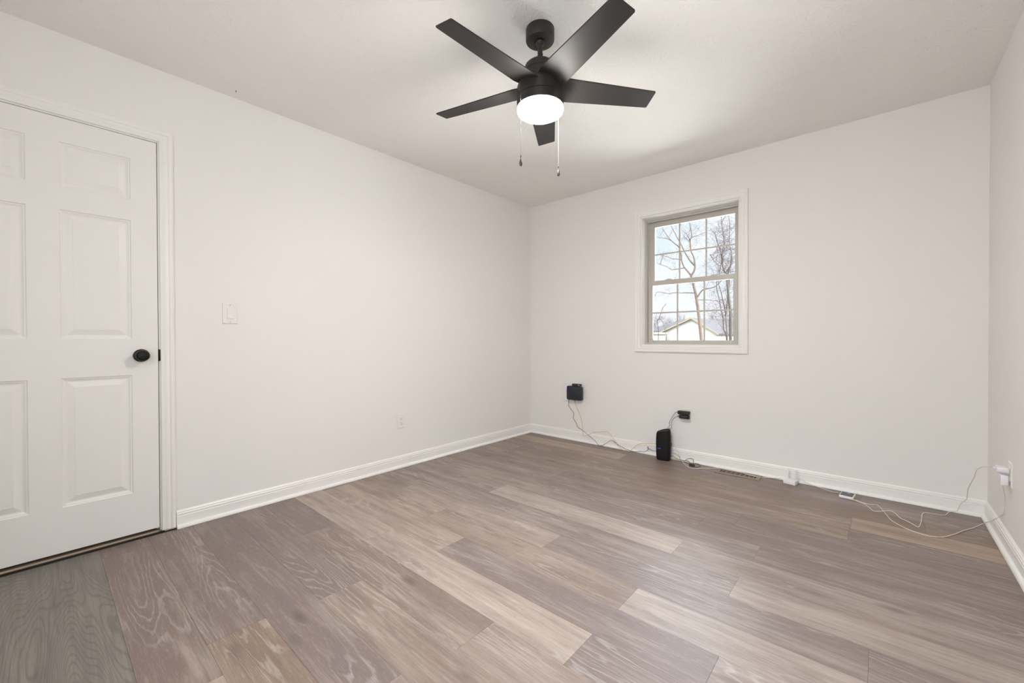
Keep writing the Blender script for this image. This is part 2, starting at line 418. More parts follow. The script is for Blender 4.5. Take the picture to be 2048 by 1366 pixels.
for r in sorted(rows):
    yt = Y0-PW*r; yb = yt-PW
    if yb > -0.0 or yt < YB: continue
    j = rows[r][0]; k0 = math.floor((0-j)/PL)
    if r > 16: continue
    for k in ([0] if r == 16 else range(k0, 6)):
        xa = j+k*PL; xb = xa+PL
        if r == 16: xa, xb, yb = 0.0, W, YB      # the weathered run beside the door shows no joints
        if xb <= 0 or xa >= W: continue
        tn, wm = tones.get((r, k), (rnd.uniform(.2, .6), rnd.uniform(.1, .7)))
        rb = rnd.random(); wea = 1.0 if r >= 16 else 0.0
        x0, x1 = max(xa, 0)+g, min(xb, W)-g; y0_, y1_ = max(yb, YB)+g, min(yt, 0)-g
        top = [bm.verts.new(v) for v in ((x0, y0_, 0), (x1, y0_, 0), (x1, y1_, 0), (x0, y1_, 0))]
        bot = [bm.verts.new((v.co.x, v.co.y, -0.006)) for v in top]
        fs = [bm.faces.new(top)]
        for a in range(4): fs.append(bm.faces.new((top[a], bot[a], bot[(a+1) % 4], top[(a+1) % 4])))
        for f in fs:
            f[wl_] = wea; f.material_index = 0
            for lp in f.loops: lp[cl_] = (tn, wm, rb, 1)
bx(bm, -0.02, W+T, YB-T, T, -0.16, -0.006, mi=1)
fl_me_mats = [M_FLOOR, M_GAP]
struct('floor', bm, fl_me_mats)

bm = bmesh.new(); bx(bm, -1.4, W+T, YB-T, T, H, H+0.12); struct('ceiling', bm, M_CEIL)
bm = bmesh.new(); bx(bm, W, W+T, YB-T, T, 0, H); struct('wall_right', bm, M_WALL)
# back wall with the window opening
OX0, OX1, OZ0, OZ1 = 1.264, 2.053, 0.956, 2.090
bm = bmesh.new()
bx(bm, -T, OX0, 0, T, 0, H); bx(bm, OX1, W, 0, T, 0, H); bx(bm, OX0, OX1, 0, T, 0, OZ0); bx(bm, OX0, OX1, 0, T, OZ1, H)
bmesh.ops.remove_doubles(bm, verts=bm.verts, dist=1e-5)
struct('wall_back', bm, M_WALL)
# rear wall with an opening for the added window (behind the camera)
bm = bmesh.new()
bx(bm, -T, WX0, YB-T, YB, 0, H); bx(bm, WX1, W, YB-T, YB, 0, H); bx(bm, WX0, WX1, YB-T, YB, 0, WZ0); bx(bm, WX0, WX1, YB-T, YB, WZ1, H)
struct('wall_rear', bm, M_WALL)
# left wall with the door opening
DY1 = -3.124; DY0 = -3.930; DZ = 2.054     # clear opening between the jambs
JT = 0.018
bm = bmesh.new()
bx(bm, -T, 0, DY1+JT, 0, 0, H); bx(bm, -T, 0, YB, DY0-JT, 0, H); bx(bm, -T, 0, DY0-JT, DY1+JT, DZ+JT, H)
struct('wall_left', bm, M_WALL)
# hallway behind the door
bm = bmesh.new()
bx(bm, -1.4, -1.3, YB-T, -2.2, 0, H); bx(bm, -1.3, -T, -2.3, -2.2, 0, H); bx(bm, -1.3, -T, YB-T, YB, 0, H)
struct('wall_hall', bm, M_WALL)
bm = bmesh.new(); bx(bm, -1.4, -0.10, YB-T, -2.2, -0.16, 0.0); struct('floor_hall', bm, M_HALL)

# baseboard with shoe moulding
BB = [(0, 0.001), (0.028, 0.001), (0.028, 0.006), (0.0262, 0.0125), (0.0225, 0.0175), (0.0175, 0.020), (0.0135, 0.0205), (0.0135, 0.064), (0.0115, 0.0665), (0.0125, 0.071), (0.0125, 0.0765), (0.009, 0.0805), (0.0095, 0.086), (0.006, 0.0905), (0.004, 0.094), (0, 0.094)]
bm = bmesh.new(); extrude_profile(bm, BB, [lambda a, b: (a, -3.058, b), lambda a, b: (a, -a, b)]); struct('baseboard_left', bm, M_TRIM, smooth=True)
bm = bmesh.new(); extrude_profile(bm, BB, [lambda a, b: (a, -a, b), lambda a, b: (W-a, -a, b)]); struct('baseboard_back', bm, M_TRIM, smooth=True)
bm = bmesh.new(); extrude_profile(bm, BB, [lambda a, b: (W-a, -a, b), lambda a, b: (W-a, YB+a, b)]); struct('baseboard_right', bm, M_TRIM, smooth=True)
bm = bmesh.new(); extrude_profile(bm, BB, [lambda a, b: (W-a, YB+a, b), lambda a, b: (a, YB+a, b)]); struct('baseboard_rear', bm, M_TRIM, smooth=True)

# casing profile: (u from opening outwards, thickness off the wall)
CP = [(0, 0), (0, 0.009), (0.002, 0.011), (0.010, 0.012), (0.012, 0.0105), (0.014, 0.0105), (0.020, 0.0135), (0.030, 0.0145), (0.034, 0.0125), (0.036, 0.0125), (0.040, 0.016), (0.045, 0.0175), (0.050, 0.0175), (0.0525, 0.0155), (0.0555, 0.0155), (0.057, 0.014), (0.057, 0)]
# door casing
cy0, cy1, cz1, cb = DY0-0.006, DY1+0.006, DZ+0.006, 0.012
bm = bmesh.new()
extrude_profile(bm, CP, [lambda u, t: (t, cy1+u, cb), lambda u, t: (t, cy1+u, cz1+u), lambda u, t: (t, cy0-u, cz1+u), lambda u, t: (t, cy0-u, cb)])
t1 = struct('trim_1', bm, M_TRIM, smooth=True)
# jambs + stop, part of the same frame
bm = bmesh.new()
bx(bm, -T, 0.0, DY1, DY1+JT-.0005, cb, DZ+JT-.0005, .001); bx(bm, -T, 0.0, DY0-JT+.0005, DY0, cb, DZ+JT-.0005, .001); bx(bm, -T, 0.0, DY0, DY1, DZ, DZ+JT-.0005, .001)
bx(bm, -0.075, -0.040, DY1-0.011, DY1, cb, DZ); bx(bm, -0.075, -0.040, DY0, DY0+0.011, cb, DZ); bx(bm, -0.075, -0.040, DY0+.011, DY1-.011, DZ-0.011, DZ)
obj('door_jamb', bm, M_TRIM, t1)
# black strike plate with its curled lip
bm = bmesh.new()
bx(bm, -0.034, 0.001, DY1-0.0008, DY1+0.0006, 0.905, 0.970)
bx(bm, -0.004, 0.0045, DY1-0.0015, DY1+0.0068, 0.909, 0.969, 0.0016)
sp_ = obj('strike_plate', bm, M_IRON, t1); sp_['label'] = 'black strike plate lip'
# threshold under the door and dark gap strip
bm = bmesh.new(); bx(bm, -0.128, -0.012, DY0, DY1, 0.0, 0.0105, 0.003)
th = struct('trim_3', bm, M_THR); 
bm = bmesh.new(); bx(bm, -0.012, 0.0165, DY0-JT-.05, DY1+JT+.047, 0.0002, 0.0012); obj('expansion_gap', bm, M_GAP, th)

# ------------------------------------------------------------------ six-panel door
d = empty('door_1', (-0.018, -3.525, 0.03)); d['kind'] = 'structure'
SY1, SY0, SZ0, SZ1 = -3.127, -3.926, 0.030, 2.0505
cols = [(-3.475, -3.229), (-3.822, -3.576)]
prow = [(0.239, 0.841), (1.025, 1.626), (1.733, 1.939)]
bm = bmesh.new()
ys = sorted({SY0, SY1, *[v for c in cols for v in c]}); zs = sorted({SZ0, SZ1, *[v for c in prow for v in c]})
XF = -0.0012
for yi in range(len(ys)-1):
    for zi in range(len(zs)-1):
        ya, yb = ys[yi], ys[yi+1]; za, zb = zs[zi], zs[zi+1]
        if any(abs(ya-c[0]) < 1e-6 for c in cols) and any(abs(za-q[0]) < 1e-6 for q in prow):
            rings = [(0, 0), (0.003, -0.0045), (0.008, -0.0052), (0.011, -0.0075), (0.016, -0.0098), (0.020, -0.0098), (0.042, -0.0040), (0.044, -0.0030)]
            prev = None
            for u, dp in rings:
                rg = [bm.verts.new((XF+dp, y, z)) for y, z in ((ya+u, za+u), (yb-u, za+u), (yb-u, zb-u), (ya+u, zb-u))]
                if prev:
                    for a in range(4): bm.faces.new((prev[a], prev[(a+1) % 4], rg[(a+1) % 4], rg[a]))
                prev = rg
            bm.faces.new(prev)
        else:
            bm.faces.new([bm.verts.new((XF, y, z)) for y, z in ((ya, za), (yb, za), (yb, zb), (ya, zb))])
bmesh.ops.remove_doubles(bm, verts=bm.verts, dist=1e-6)
XB = -0.036
bk = [bm.verts.new((XB, y, z)) for y, z in ((SY0, SZ0), (SY1, SZ0), (SY1, SZ1), (SY0, SZ1))]
bm.faces.new(bk)
def side(fn, b0, b1):
    e_ = sorted([v for v in bm.verts if abs(v.co.x-XF) < 1e-6 and fn(v)], key=lambda v: (v.co-b0.co).length)
    bm.faces.new([b0, *e_, b1])
side(lambda v: abs(v.co.z-SZ0) < 1e-6, bk[0], bk[1]); side(lambda v: abs(v.co.y-SY1) < 1e-6, bk[1], bk[2])
side(lambda v: abs(v.co.z-SZ1) < 1e-6, bk[2], bk[3]); side(lambda v: abs(v.co.y-SY0) < 1e-6, bk[3], bk[0])
obj('door_slab', bm, M_DOOR, d, smooth=False)
KY, KZ = -3.193, 0.939
bm = bmesh.new()
lathe(bm, [(0, -0.001), (0.033, -0.001), (0.033, 0.004), (0.0315, 0.0065), (0.024, 0.0085), (0.016, 0.010), (0.0125, 0.013), (0.0115, 0.024), (0.013, 0.028)], (0, KY, KZ), 'X', 40)
rs = obj('door_rose', bm, M_IRON, d); 
bm = bmesh.new()
lathe(bm, [(0, 0.026), (0.013, 0.027), (0.021, 0.031), (0.0265, 0.037), (0.0285, 0.044), (0.027, 0.051), (0.0225, 0.0565), (0.0195, 0.0585), (0.0185, 0.0578), (0.012, 0.0595), (0, 0.0602)], (0, KY, KZ), 'X', 40)
kn = obj('door_knob', bm, M_IRON, d); kn['label'] = 'round black door knob'

# ------------------------------------------------------------------ light switch, outlets
def wall_M(origin, right, normal):
    """matrix taking local (u right along wall, v out of the wall, w up) to the world"""
    r = Vector(right); nn = Vector(normal); up = Vector((0, 0, 1)); o = Vector(origin)
    return Matrix(((r.x, nn.x, up.x, o.x), (r.y, nn.y, up.y, o.y), (r.z, nn.z, up.z, o.z), (0, 0, 0, 1)))
def plate_body(bm, w, h, M, t=0.0055):
    t_ = bmesh.new()
    rings = [(w/2, h/2, 0.0003), (w/2, h/2, 0.002), (w/2-0.0012, h/2-0.0012, 0.0036), (w/2-0.004, h/2-0.004, t)]
    prev = None
    for a, b, v in rings:
        rg = [t_.verts.new((x, v, z)) for x, z in ((-a, -b), (a, -b), (a, b), (-a, b))]
        if prev:
            for q in range(4): t_.faces.new((prev[q], prev[(q+1) % 4], rg[(q+1) % 4], rg[q]))
        else: t_.faces.new(rg)
        prev = rg
    t_.faces.new(prev)
    bmesh.ops.transform(t_, matrix=M, verts=t_.verts); join(bm, t_)
def outlet(name, M, base, label, group=None, w=0.070, h=0.114):
    root = empty(name, base); tag(root, label, 'outlet', group)
    bm = bmesh.new(); plate_body(bm, w, h, M); obj('cover_plate', bm, M_PLATE, root, smooth=False)
    for s in (1, -1):
        bm = bmesh.new(); bmesh_r = bmesh.new()
        prof = []
        for k in range(24):
            a = 2*math.pi*k/24; prof.append((max(-.0145, min(.0145, .0172*math.cos(a))), s*0.0195+max(-.0125, min(.0125, .0172*math.sin(a)))))
        A = [bm.verts.new(M @ Vector((x, 0.0045, z))) for x, z in prof]; B = [bm.verts.new(M @ Vector((x, 0.0075, z))) for x, z in prof]
        C_ = [bm.verts.new(M @ Vector((x*.93, 0.0082, s*.0195+(z-s*.0195)*.93))) for x, z in prof]
        for k in range(24):
            j = (k+1) % 24; bm.faces.new((A[k], A[j], B[j], B[k])); bm.faces.new((B[k], B[j], C_[j], C_[k]))
        bm.faces.new(C_); bm.faces.new(A[::-1]); bmesh_r.free()
        rc = obj('receptacle', bm, M_PLATE, root)
        bm = bmesh.new()
        bx(bm, -0.0078, -0.0052, 0.0075, 0.0084, s*.0195-0.001, s*.0195+0.0085, M=M); bx(bm, 0.0050, 0.0076, 0.0075, 0.0084, s*.0195, s*.0195+0.0075, M=M)
        t_ = bmesh.new(); lathe(t_, [(0.0027, 0.0075), (0.0027, 0.0084)], (0, 0, s*.0195-0.0075), 'Y', 12); bmesh.ops.transform(t_, matrix=M, verts=t_.verts); join(bm, t_)
        obj('slots', bm, M_SLOTG, rc, smooth=False)
    bm = bmesh.new(); t_ = bmesh.new(); lathe(t_, [(0, .004), (0.0028, 0.0045), (0.0028, 0.0062), (0.002, 0.0068), (0, .0068)], (0, 0, 0), 'Y', 12); bmesh.ops.transform(t_, matrix=M, verts=t_.verts); join(bm, t_)
    obj('screw', bm, M_PLATE, root)
    return root
ML = wall_M((0, -2.8025, 1.1715), (0, 1, 0), (1, 0, 0))
sw = empty('light_switch', (0, -2.8025, 1.1715)); tag(sw, 'white rocker light switch on the left wall beside the door', 'light switch')
bm = bmesh.new(); plate_body(bm, 0.076, 0.120, ML); obj('cover_plate', bm, M_PLATE, sw, smooth=False)
bm = bmesh.new(); bx(bm, -0.0168, 0.0168, 0.0045, 0.0066, -0.0335, 0.0335, 0.0008, M=ML); obj('switch_bezel', bm, M_PLATE, sw, smooth=False)
bm = bmesh.new(); t_ = bmesh.new(); bx(t_, -0.0138, 0.0138, 0.004, 0.0095, -0.030, 0.030, 0.0012)
bmesh.ops.transform(t_, matrix=ML @ Matrix.Rotation(math.radians(3.5), 4, 'X'), verts=t_.verts); join(bm, t_); obj('rocker', bm, M_PLATE, sw, smooth=False)
for s in (1, -1):
    bm = bmesh.new(); t_ = bmesh.new(); lathe(t_, [(0, .0035), (0.003, 0.004), (0.003, 0.0062), (0.002, 0.0068), (0, .0068)], (0, 0, s*.0485), 'Y', 12)
    bmesh.ops.transform(t_, matrix=ML, verts=t_.verts); join(bm, t_); obj('screw', bm, mat('screw_paint', (.45, .43, .41), .4), sw)

outlet('wall_outlet', wall_M((0, -1.646, 0.368), (0, 1, 0), (1, 0, 0)), (0, -1.646, 0.368), 'white duplex outlet with nothing plugged in, low on the left wall')
outlet('wall_outlet', wall_M((0.475, 0, 0.470), (1, 0, 0), (0, -1, 0)), (0.475, 0, 0.470), 'wide white outlet plate half hidden behind the dark blue box', w=0.118, h=0.178)
outlet('wall_outlet', wall_M((1.658, 0, 0.380), (1, 0, 0), (0, -1, 0)), (1.658, 0, 0.380), 'white outlet plate behind the two black plug adapters')
outlet('wall_outlet', wall_M((W, -0.548, 0.381), (0, -1, 0), (-1, 0, 0)), (W, -0.548, 0.381), 'white outlet on the right wall with two white chargers in it')

# ------------------------------------------------------------------ window_1
win = empty('window_1', (1.661, 0.06, OZ0)); win['kind'] = 'structure'
def ring_frame(bm, x0, x1, z0, z1, ya, yb, wl, wr, wb, wt, bev=0.0):
    bx(bm, x0, x0+wl, ya, yb, z0, z1, bev); bx(bm, x1-wr, x1, ya, yb, z0, z1, bev); bx(bm, x0+wl, x1-wr, ya, yb, z0, z0+wb, bev); bx(bm, x0+wl, x1-wr, ya, yb, z1-wt, z1, bev)
# wood reveal (extension jamb)
bm = bmesh.new(); ring_frame(bm, OX0+.0005, OX1-.0005, OZ0+.0005, OZ1-.0005, -0.001, 0.060, 0.008, 0.008, 0.008, 0.008)
obj('jamb_extension', bm, M_REVEAL, win, smooth=False)
VX0, VX1, VZ0, VZ1 = OX0+.0008, OX1-.0008, OZ0+.0008, OZ1-.0008
bm = bmesh.new()
ring_frame(bm, VX0, VX1, VZ0, VZ1, 0.060, 0.150, 0.024, 0.024, 0.020, 0.026)
ring_frame(bm, VX0+.022, VX1-.022, VZ0+.020, VZ1-.026, 0.066, 0.072, 0.008, 0.008, 0.004, 0.014, 0.0015)
bx(bm, VX0+.024, VX0+.036, 0.085, 0.150, VZ0+.02, VZ1-.02); bx(bm, VX1-.036, VX1-.024, 0.085, 0.150, VZ0+.02, VZ1-.02)
obj('window_frame', bm, M_VINYL, win, smooth=False)
bm = bmesh.new(); bx(bm, VX0+.0235, VX0+.0265, 0.0725, 0.084, 1.53, 1.86); jt = obj('jamb_track', bm, mat('track_green_grey', (.30, .31, .25), .5), win, smooth=False)
# upper sash (outer) and lower sash (inner)
MZ = 1.522
bm = bmesh.new(); ring_frame(bm, 1.298, 2.028, MZ-0.030, VZ1-.024, 0.106, 0.128, 0.045, 0.034, 0.030, VZ1-.024-2.008, 0.0015); us = obj('upper_sash', bm, M_VINYL, win, smooth=False)
bm = bmesh.new(); ring_frame(bm, 1.298, 2.026, 0.974, MZ+0.006, 0.074, 0.096, 0.038, 0.037, 0.028, 0.042, 0.0015)
bx(bm, 1.33, 1.99, 0.0690, 0.0745, 0.978, 0.986, .001); ls = obj('lower_sash', bm, M_VINYL, win, smooth=False)
def lites(parent, x0, x1, z0, z1, y):
    bm = bmesh.new(); bx(bm, x0-.004, x1+.004, y-.0015, y+.0015, z0-.004, z1+.004); obj('glass_pane', bm, M_GLASS, parent, smooth=False)
    bm = bmesh.new(); w = 0.0065
    for k in (1, 2):
        xc = x0+(x1-x0)*k/3; bx(bm, xc-w, xc+w, y-.0075, y-.0025, z0-.001, z1+.001, .0015)
    zc = (z0+z1)/2; bx(bm, x0-.001, x1+.001, y-.0072, y-.0025, zc-w, zc+w, .0015)
    obj('grille', bm, M_VINYL, parent, smooth=False)
lites(us, 1.343, 1.994, MZ, 2.008, 0.121)
lites(ls, 1.336, 1.989, 1.002, MZ-0.036, 0.089)
for xc in (1.475, 1.845):
    bm = bmesh.new(); bx(bm, xc-.030, xc+.030, 0.080, 0.100, MZ+.005, MZ+.011, .002); bx(bm, xc-.018, xc+.012, 0.084, 0.098, MZ+.011, MZ+.018, .003); bx(bm, xc+.004, xc+.028, 0.078, 0.086, MZ+.010, MZ+.015, .002)
    obj('sash_lock', bm, M_VINYL, win)
# window casing, four sides
wx0, wx1, wz0, wz1 = OX0-.003, OX1+.003, OZ0-.003, OZ1+.003
bm = bmesh.new()
CW = [(u*0.94, t) for u, t in CP]
extrude_profile(bm, CW, [lambda u, t: (wx0-u, -t, wz0-u), lambda u, t: (wx1+u, -t, wz0-u), lambda u, t: (wx1+u, -t, wz1+u), lambda u, t: (wx0-u, -t, wz1+u)], closed=True)
struct('trim_2', bm, M_TRIM, smooth=True)
# unseen rear window, added to hold the fill light behind the camera
w2 = empty('added_window', ((WX0+WX1)/2, YB-.06, WZ0)); w2['kind'] = 'structure'
bm = bmesh.new(); ring_frame(bm, WX0+.001, WX1-.001, WZ0+.001, WZ1-.001, YB-T+.01, YB-.035, .045, .045, .045, .045); obj('window_frame', bm, M_VINYL, w2, smooth=False)
bm = bmesh.new(); bx(bm, WX0+.04, WX1-.04, YB-.09, YB-.086, WZ0+.04, WZ1-.04); obj('glass_pane', bm, M_GLASS, w2, smooth=False)

# ------------------------------------------------------------------ ceiling fan
HX, HY = 1.677, -2.010
fan = empty('ceiling_fan', (HX, HY, H)); tag(fan, 'black five-blade ceiling fan with a lit white bowl lamp', 'ceiling fan')
bm = bmesh.new(); lathe(bm, [(0, 2.4395), (0.064, 2.4395), (0.0655, 2.437), (0.0655, 2.390), (0.063, 2.3845), (0.058, 2.383), (0.024, 2.383), (0.022, 2.386)], (HX, HY, 0), 'Z', 64); obj('canopy', bm, M_BLACK, fan)
bm = bmesh.new(); lathe(bm, [(0.0, 2.392), (0.012, 2.391), (0.019, 2.386), (0.0215, 2.379), (0.019, 2.371), (0.013, 2.366), (0.0115, 2.360), (0.0115, 2.300)], (HX, HY, 0), 'Z', 32)
bx(bm, HX-.014, HX+.014, HY-.004, HY+.004, 2.318, 2.326, .001); obj('downrod', bm, M_BLACK, fan)
bm = bmesh.new(); lathe(bm, [(0, 2.308), (0.018, 2.3065), (0.030, 2.300), (0.0362, 2.291), (0.0375, 2.287), (0.046, 2.286), (0.058, 2.281), (0.068, 2.272), (0.073, 2.260), (0.0738, 2.2425), (0.0720, 2.2415), (0.0738, 2.2405), (0.0740, 2.190), (0.0740, 2.180)], (HX, HY, 0), 'Z', 64); obj('motor_cap', bm, M_BLACK, fan)
bm = bmesh.new(); lathe(bm, [(0.0, 2.186), (0.092, 2.186), (0.100, 2.183), (0.105, 2.176), (0.107, 2.166), (0.107, 2.160), (0.107, 2.1225), (0.1055, 2.1215), (0, 2.1215)], (HX, HY, 0), 'Z', 72); obj('motor_housing', bm, M_BLACK, fan)
bm = bmesh.new(); lathe(bm, [(0, 2.1205), (0.1055, 2.1205), (0.1072, 2.1195), (0.1072, 2.0815), (0.1060, 2.080), (0, 2.080)], (HX, HY, 0), 'Z', 72); obj('light_fitter', bm, M_BLACK, fan)
bm = bmesh.new(); lathe(bm, [(0.1045, 2.0797), (0.1052, 2.077), (0.1052, 2.068), (0.1030, 2.061), (0.097, 2.056), (0.086, 2.0525), (0.066, 2.0495), (0.040, 2.0475), (0, 2.0465)], (HX, HY, 0), 'Z', 72)
bo = obj('light_bowl', bm, M_BOWL, fan); bo['label'] = 'glowing white bowl lamp'
pit = 0.2204
def blade_bm(al):
    bm = bmesh.new()
    e_ = Vector((math.cos(al), math.sin(al), 0)); n_ = Vector((-math.sin(al), math.cos(al), 0)); c0 = Vector((HX, HY, 2.1735))
    def bpnt(r, t, dz): return c0+e_*r+n_*t*math.cos(pit)+Vector((0, 0, -1))*t*math.sin(pit)+Vector((0, 0, dz))
    t_ = bmesh.new()
    st = [(0.080, 0.0600), (0.110, 0.0672), (0.30, 0.0594), (0.546, 0.0492), (0.5505, 0.0450)]
    rings = []
    for r, w in st:
        rings.append([t_.verts.new(bpnt(r, tt, dz)) for tt, dz in ((-w, -.0028), (w, -.0028), (w, .0028), (-w, .0028))])
    for A, B in zip(rings, rings[1:]):
        for k in range(4): t_.faces.new((A[k], A[(k+1) % 4], B[(k+1) % 4], B[k]))
    t_.faces.new(rings[0][::-1]); t_.faces.new(rings[-1])
    bmesh.ops.recalc_face_normals(t_, faces=t_.faces)
    bmesh.ops.bevel(t_, geom=[e2 for e2 in t_.edges], offset=0.0008, segments=1, affect='EDGES')
    join(bm, t_); return bm
for k in range(5):
    obj('fan_blade', blade_bm(1.5272+math.pi+k*2*math.pi/5), M_BLADE, fan, angle=20)
def chain(x, y, ztop, zbot, ax, ay):
    bm = bmesh.new()
    tube(bm, smooth_path([(ax, ay, ztop), ((ax+x)/2+(x-ax)*.35, (ay+y)/2+(y-ay)*.35, ztop-.001), (x, y, ztop-.012), (x, y, ztop-.03)], 4), 0.0011, 6)
    z = ztop-.03
    while z > zbot:
        lathe(bm, [(0, z-.0016), (.0012, z-.0008), (.0012, z+.0008), (0, z+.0016)], (x, y, 0), 'Z', 6); z -= 0.0042
    tube(bm, [(x, y, ztop-.03), (x, y, zbot)], 0.0004, 4)
    ch = obj('pull_chain', bm, M_CHROME, fan)
    bm = bmesh.new(); lathe(bm, [(0.0005, zbot+.001), (0.0022, zbot), (0.0022, zbot-.008), (0.001, zbot-.009), (0.0012, zbot-.012), (0.0045, zbot-.022), (0.0068, zbot-.034), (0.0066, zbot-.040), (0.0042, zbot-.0455), (0, zbot-.047)], (x, y, 0), 'Z', 20)
    k = obj('pull_knob', bm, M_PULL, ch); k['label'] = 'dark teardrop pull'
chain(1.6535, -2.1215, 2.113, 1.834, 1.656, -2.115)
chain(1.6963, -1.8930, 2.113, 1.844, 1.6945, -1.904)
bm = bmesh.new(); lathe(bm, [(0, H-.0002), (.0042, H-.0005), (.0042, H-.0018), (.0012, H-.003), (.0012, H-.008), (0, H-.0085)], (0.0879, -2.7865, 0), 'Z', 12)
tag(obj('ceiling_nail', bm, mat('nail_grey', (.22, .2, .18), .5, .4), None, (0.0879, -2.7865, H)), 'tiny dark nail head in the ceiling above the light switch', 'nail')

# ------------------------------------------------------------------ network gear, cables
blk1 = [(0.5179, -0.0300, 0.4014), (0.5103, -0.0200, 0.3768), (0.4990, -0.0060, 0.3414), (0.5279, -0.0060, 0.3038), (0.5603, -0.0060, 0.2670), (0.5545, -0.0060, 0.2177), (0.5829, -0.0060, 0.1810), (0.6063, -0.0060, 0.1359), (0.6661, -0.0200, 0.1188), (0.7375, -0.0330, 0.0843), (0.7819, -0.0330, 0.0600), (0.8170, -0.0330, 0.0385), (0.8431, -0.0330, 0.0119), (0.8654, -0.0389, 0.0030), (0.8937, -0.0315, 0.0086), (0.9368, -0.0330, 0.0351), (0.9909, -0.0330, 0.0703), (1.0600, -0.0330, 0.0406), (1.1236, -0.0330, 0.0183), (1.1697, -0.0315, 0.0078), (1.2158, -0.0315, 0.0051), (1.2686, -0.0315, 0.0181), (1.3057, -0.0315, 0.0212), (1.3314, -0.0315, 0.0364), (1.3444, -0.0330, 0.0566), (1.3394, -0.0330, 0.0720), (1.3357, -0.0330, 0.0586), (1.3575, -0.0330, 0.0519), (1.3857, -0.0315, 0.0425), (1.4258, -0.0600, 0.0568)]
yel = [(0.5892, -0.0300, 0.3978), (0.5846, -0.0200, 0.3762), (0.5832, -0.0060, 0.3502), (0.6159, -0.0060, 0.2895), (0.6437, -0.0060, 0.2289), (0.6575, -0.0060, 0.1670), (0.6688, -0.0200, 0.1232), (0.6814, -0.0330, 0.0877), (0.6923, -0.0330, 0.0696), (0.7285, -0.0330, 0.0775), (0.7820, -0.0330, 0.1066), (0.8518, -0.0330, 0.1285), (0.9369, -0.0330, 0.1448), (0.9703, -0.0330, 0.1309), (1.0196, -0.0330, 0.0786), (1.0520, -0.0330, 0.0393), (1.0753, -0.0315, 0.0170), (1.1294, -0.0606, 0.0030), (1.1666, -0.0811, 0.0030), (1.1774, -0.0315, 0.0092), (1.2241, -0.0330, 0.0537), (1.2693, -0.0330, 0.0864), (1.3284, -0.0330, 0.0984), (1.3719, -0.0330, 0.1028), (1.4288, -0.0500, 0.1141)]
cordA = [(1.5972, -0.0350, 0.4080), (1.5849, -0.0300, 0.4008), (1.5664, -0.0200, 0.3865), (1.5450, -0.0200, 0.3515), (1.5299, -0.0200, 0.3236), (1.5226, -0.0200, 0.3053), (1.5226, -0.0200, 0.2922), (1.5269, -0.0200, 0.2820), (1.5169, -0.0200, 0.2688), (1.5082, -0.0200, 0.2576), (1.5039, -0.0200, 0.2452), (1.5017, -0.0200, 0.2240), (1.5061, -0.0200, 0.1461)]
cordB = [(1.6035, -0.0350, 0.3673), (1.5912, -0.0300, 0.3647), (1.5749, -0.0200, 0.3574), (1.5536, -0.0200, 0.3375), (1.5429, -0.0200, 0.3123), (1.5399, -0.0200, 0.2816), (1.5416, -0.0200, 0.2688), (1.5321, -0.0200, 0.2566), (1.5191, -0.0200, 0.2535), (1.5104, -0.0200, 0.2449), (1.5126, -0.0200, 0.2169), (1.5104, -0.0200, 0.1468)]
stub = [(1.5256, -0.0600, 0.1438), (1.5407, -0.0600, 0.1484), (1.5476, -0.0500, 0.1421), (1.5526, -0.0450, 0.1325), (1.5482, -0.0400, 0.1222), (1.5448, -0.0400, 0.1138), (1.5305, -0.0500, 0.1060)]
coil = [(1.5305, -0.0500, 0.0348), (1.5415, -0.0450, 0.0323), (1.5585, -0.0330, 0.0286), (1.5792, -0.0315, 0.0192), (1.6045, -0.0315, 0.0103), (1.6296, -0.0315, 0.0075), (1.6545, -0.0315, 0.0105), (1.6668, -0.0315, 0.0222), (1.6831, -0.0315, 0.0304), (1.7074, -0.0315, 0.0363), (1.7215, -0.0315, 0.0285), (1.7274, -0.0459, 0.0120), (1.7384, -0.1086, 0.0120), (1.7321, -0.1194, 0.0030), (1.7540, -0.1267, 0.0030), (1.7775, -0.1271, 0.0030), (1.7925, -0.1072, 0.0030), (1.7890, -0.0703, 0.0030), (1.7696, -0.0390, 0.0030), (1.7475, -0.0315, 0.0044), (1.7327, -0.0475, 0.0030), (1.7398, -0.1250, 0.0140), (1.7109, -0.0788, 0.0100), (1.6852, -0.0315, 0.0110), (1.6627, -0.0315, 0.0109)]
strand = [(1.5542, -0.0330, 0.0528), (1.5713, -0.0330, 0.0525), (1.5924, -0.0330, 0.0469), (1.6113, -0.0330, 0.0333), (1.6150, -0.0315, 0.0123), (1.6379, -0.0315, 0.0116)]
yel2 = [(1.5343, -0.0600, 0.0312), (1.5434, -0.0500, 0.0264), (1.5494, -0.0315, 0.0149), (1.5707, -0.0315, 0.0103), (1.5919, -0.0315, 0.0101), (1.6213, -0.0315, 0.0084)]
white1 = [(1.5663, -0.0330, 0.1371), (1.5924, -0.0330, 0.0809), (1.6051, -0.0330, 0.0535), (1.6219, -0.0330, 0.0225), (1.6549, -0.0688, 0.0030), (1.7100, -0.1478, 0.0030), (1.7470, -0.1764, 0.0030), (1.7836, -0.1613, 0.0030), (1.8047, -0.1331, 0.0030), (1.8637, -0.0888, 0.0030), (1.9242, -0.0510, 0.0080), (1.9820, -0.0546, 0.0080), (2.0748, -0.0532, 0.0080), (2.1266, -0.0768, 0.0080), (2.1721, -0.0861, 0.0080), (2.2088, -0.0665, 0.0030), (2.2507, -0.0404, 0.0030), (2.2907, -0.0315, 0.0074), (2.3275, -0.0315, 0.0141)]
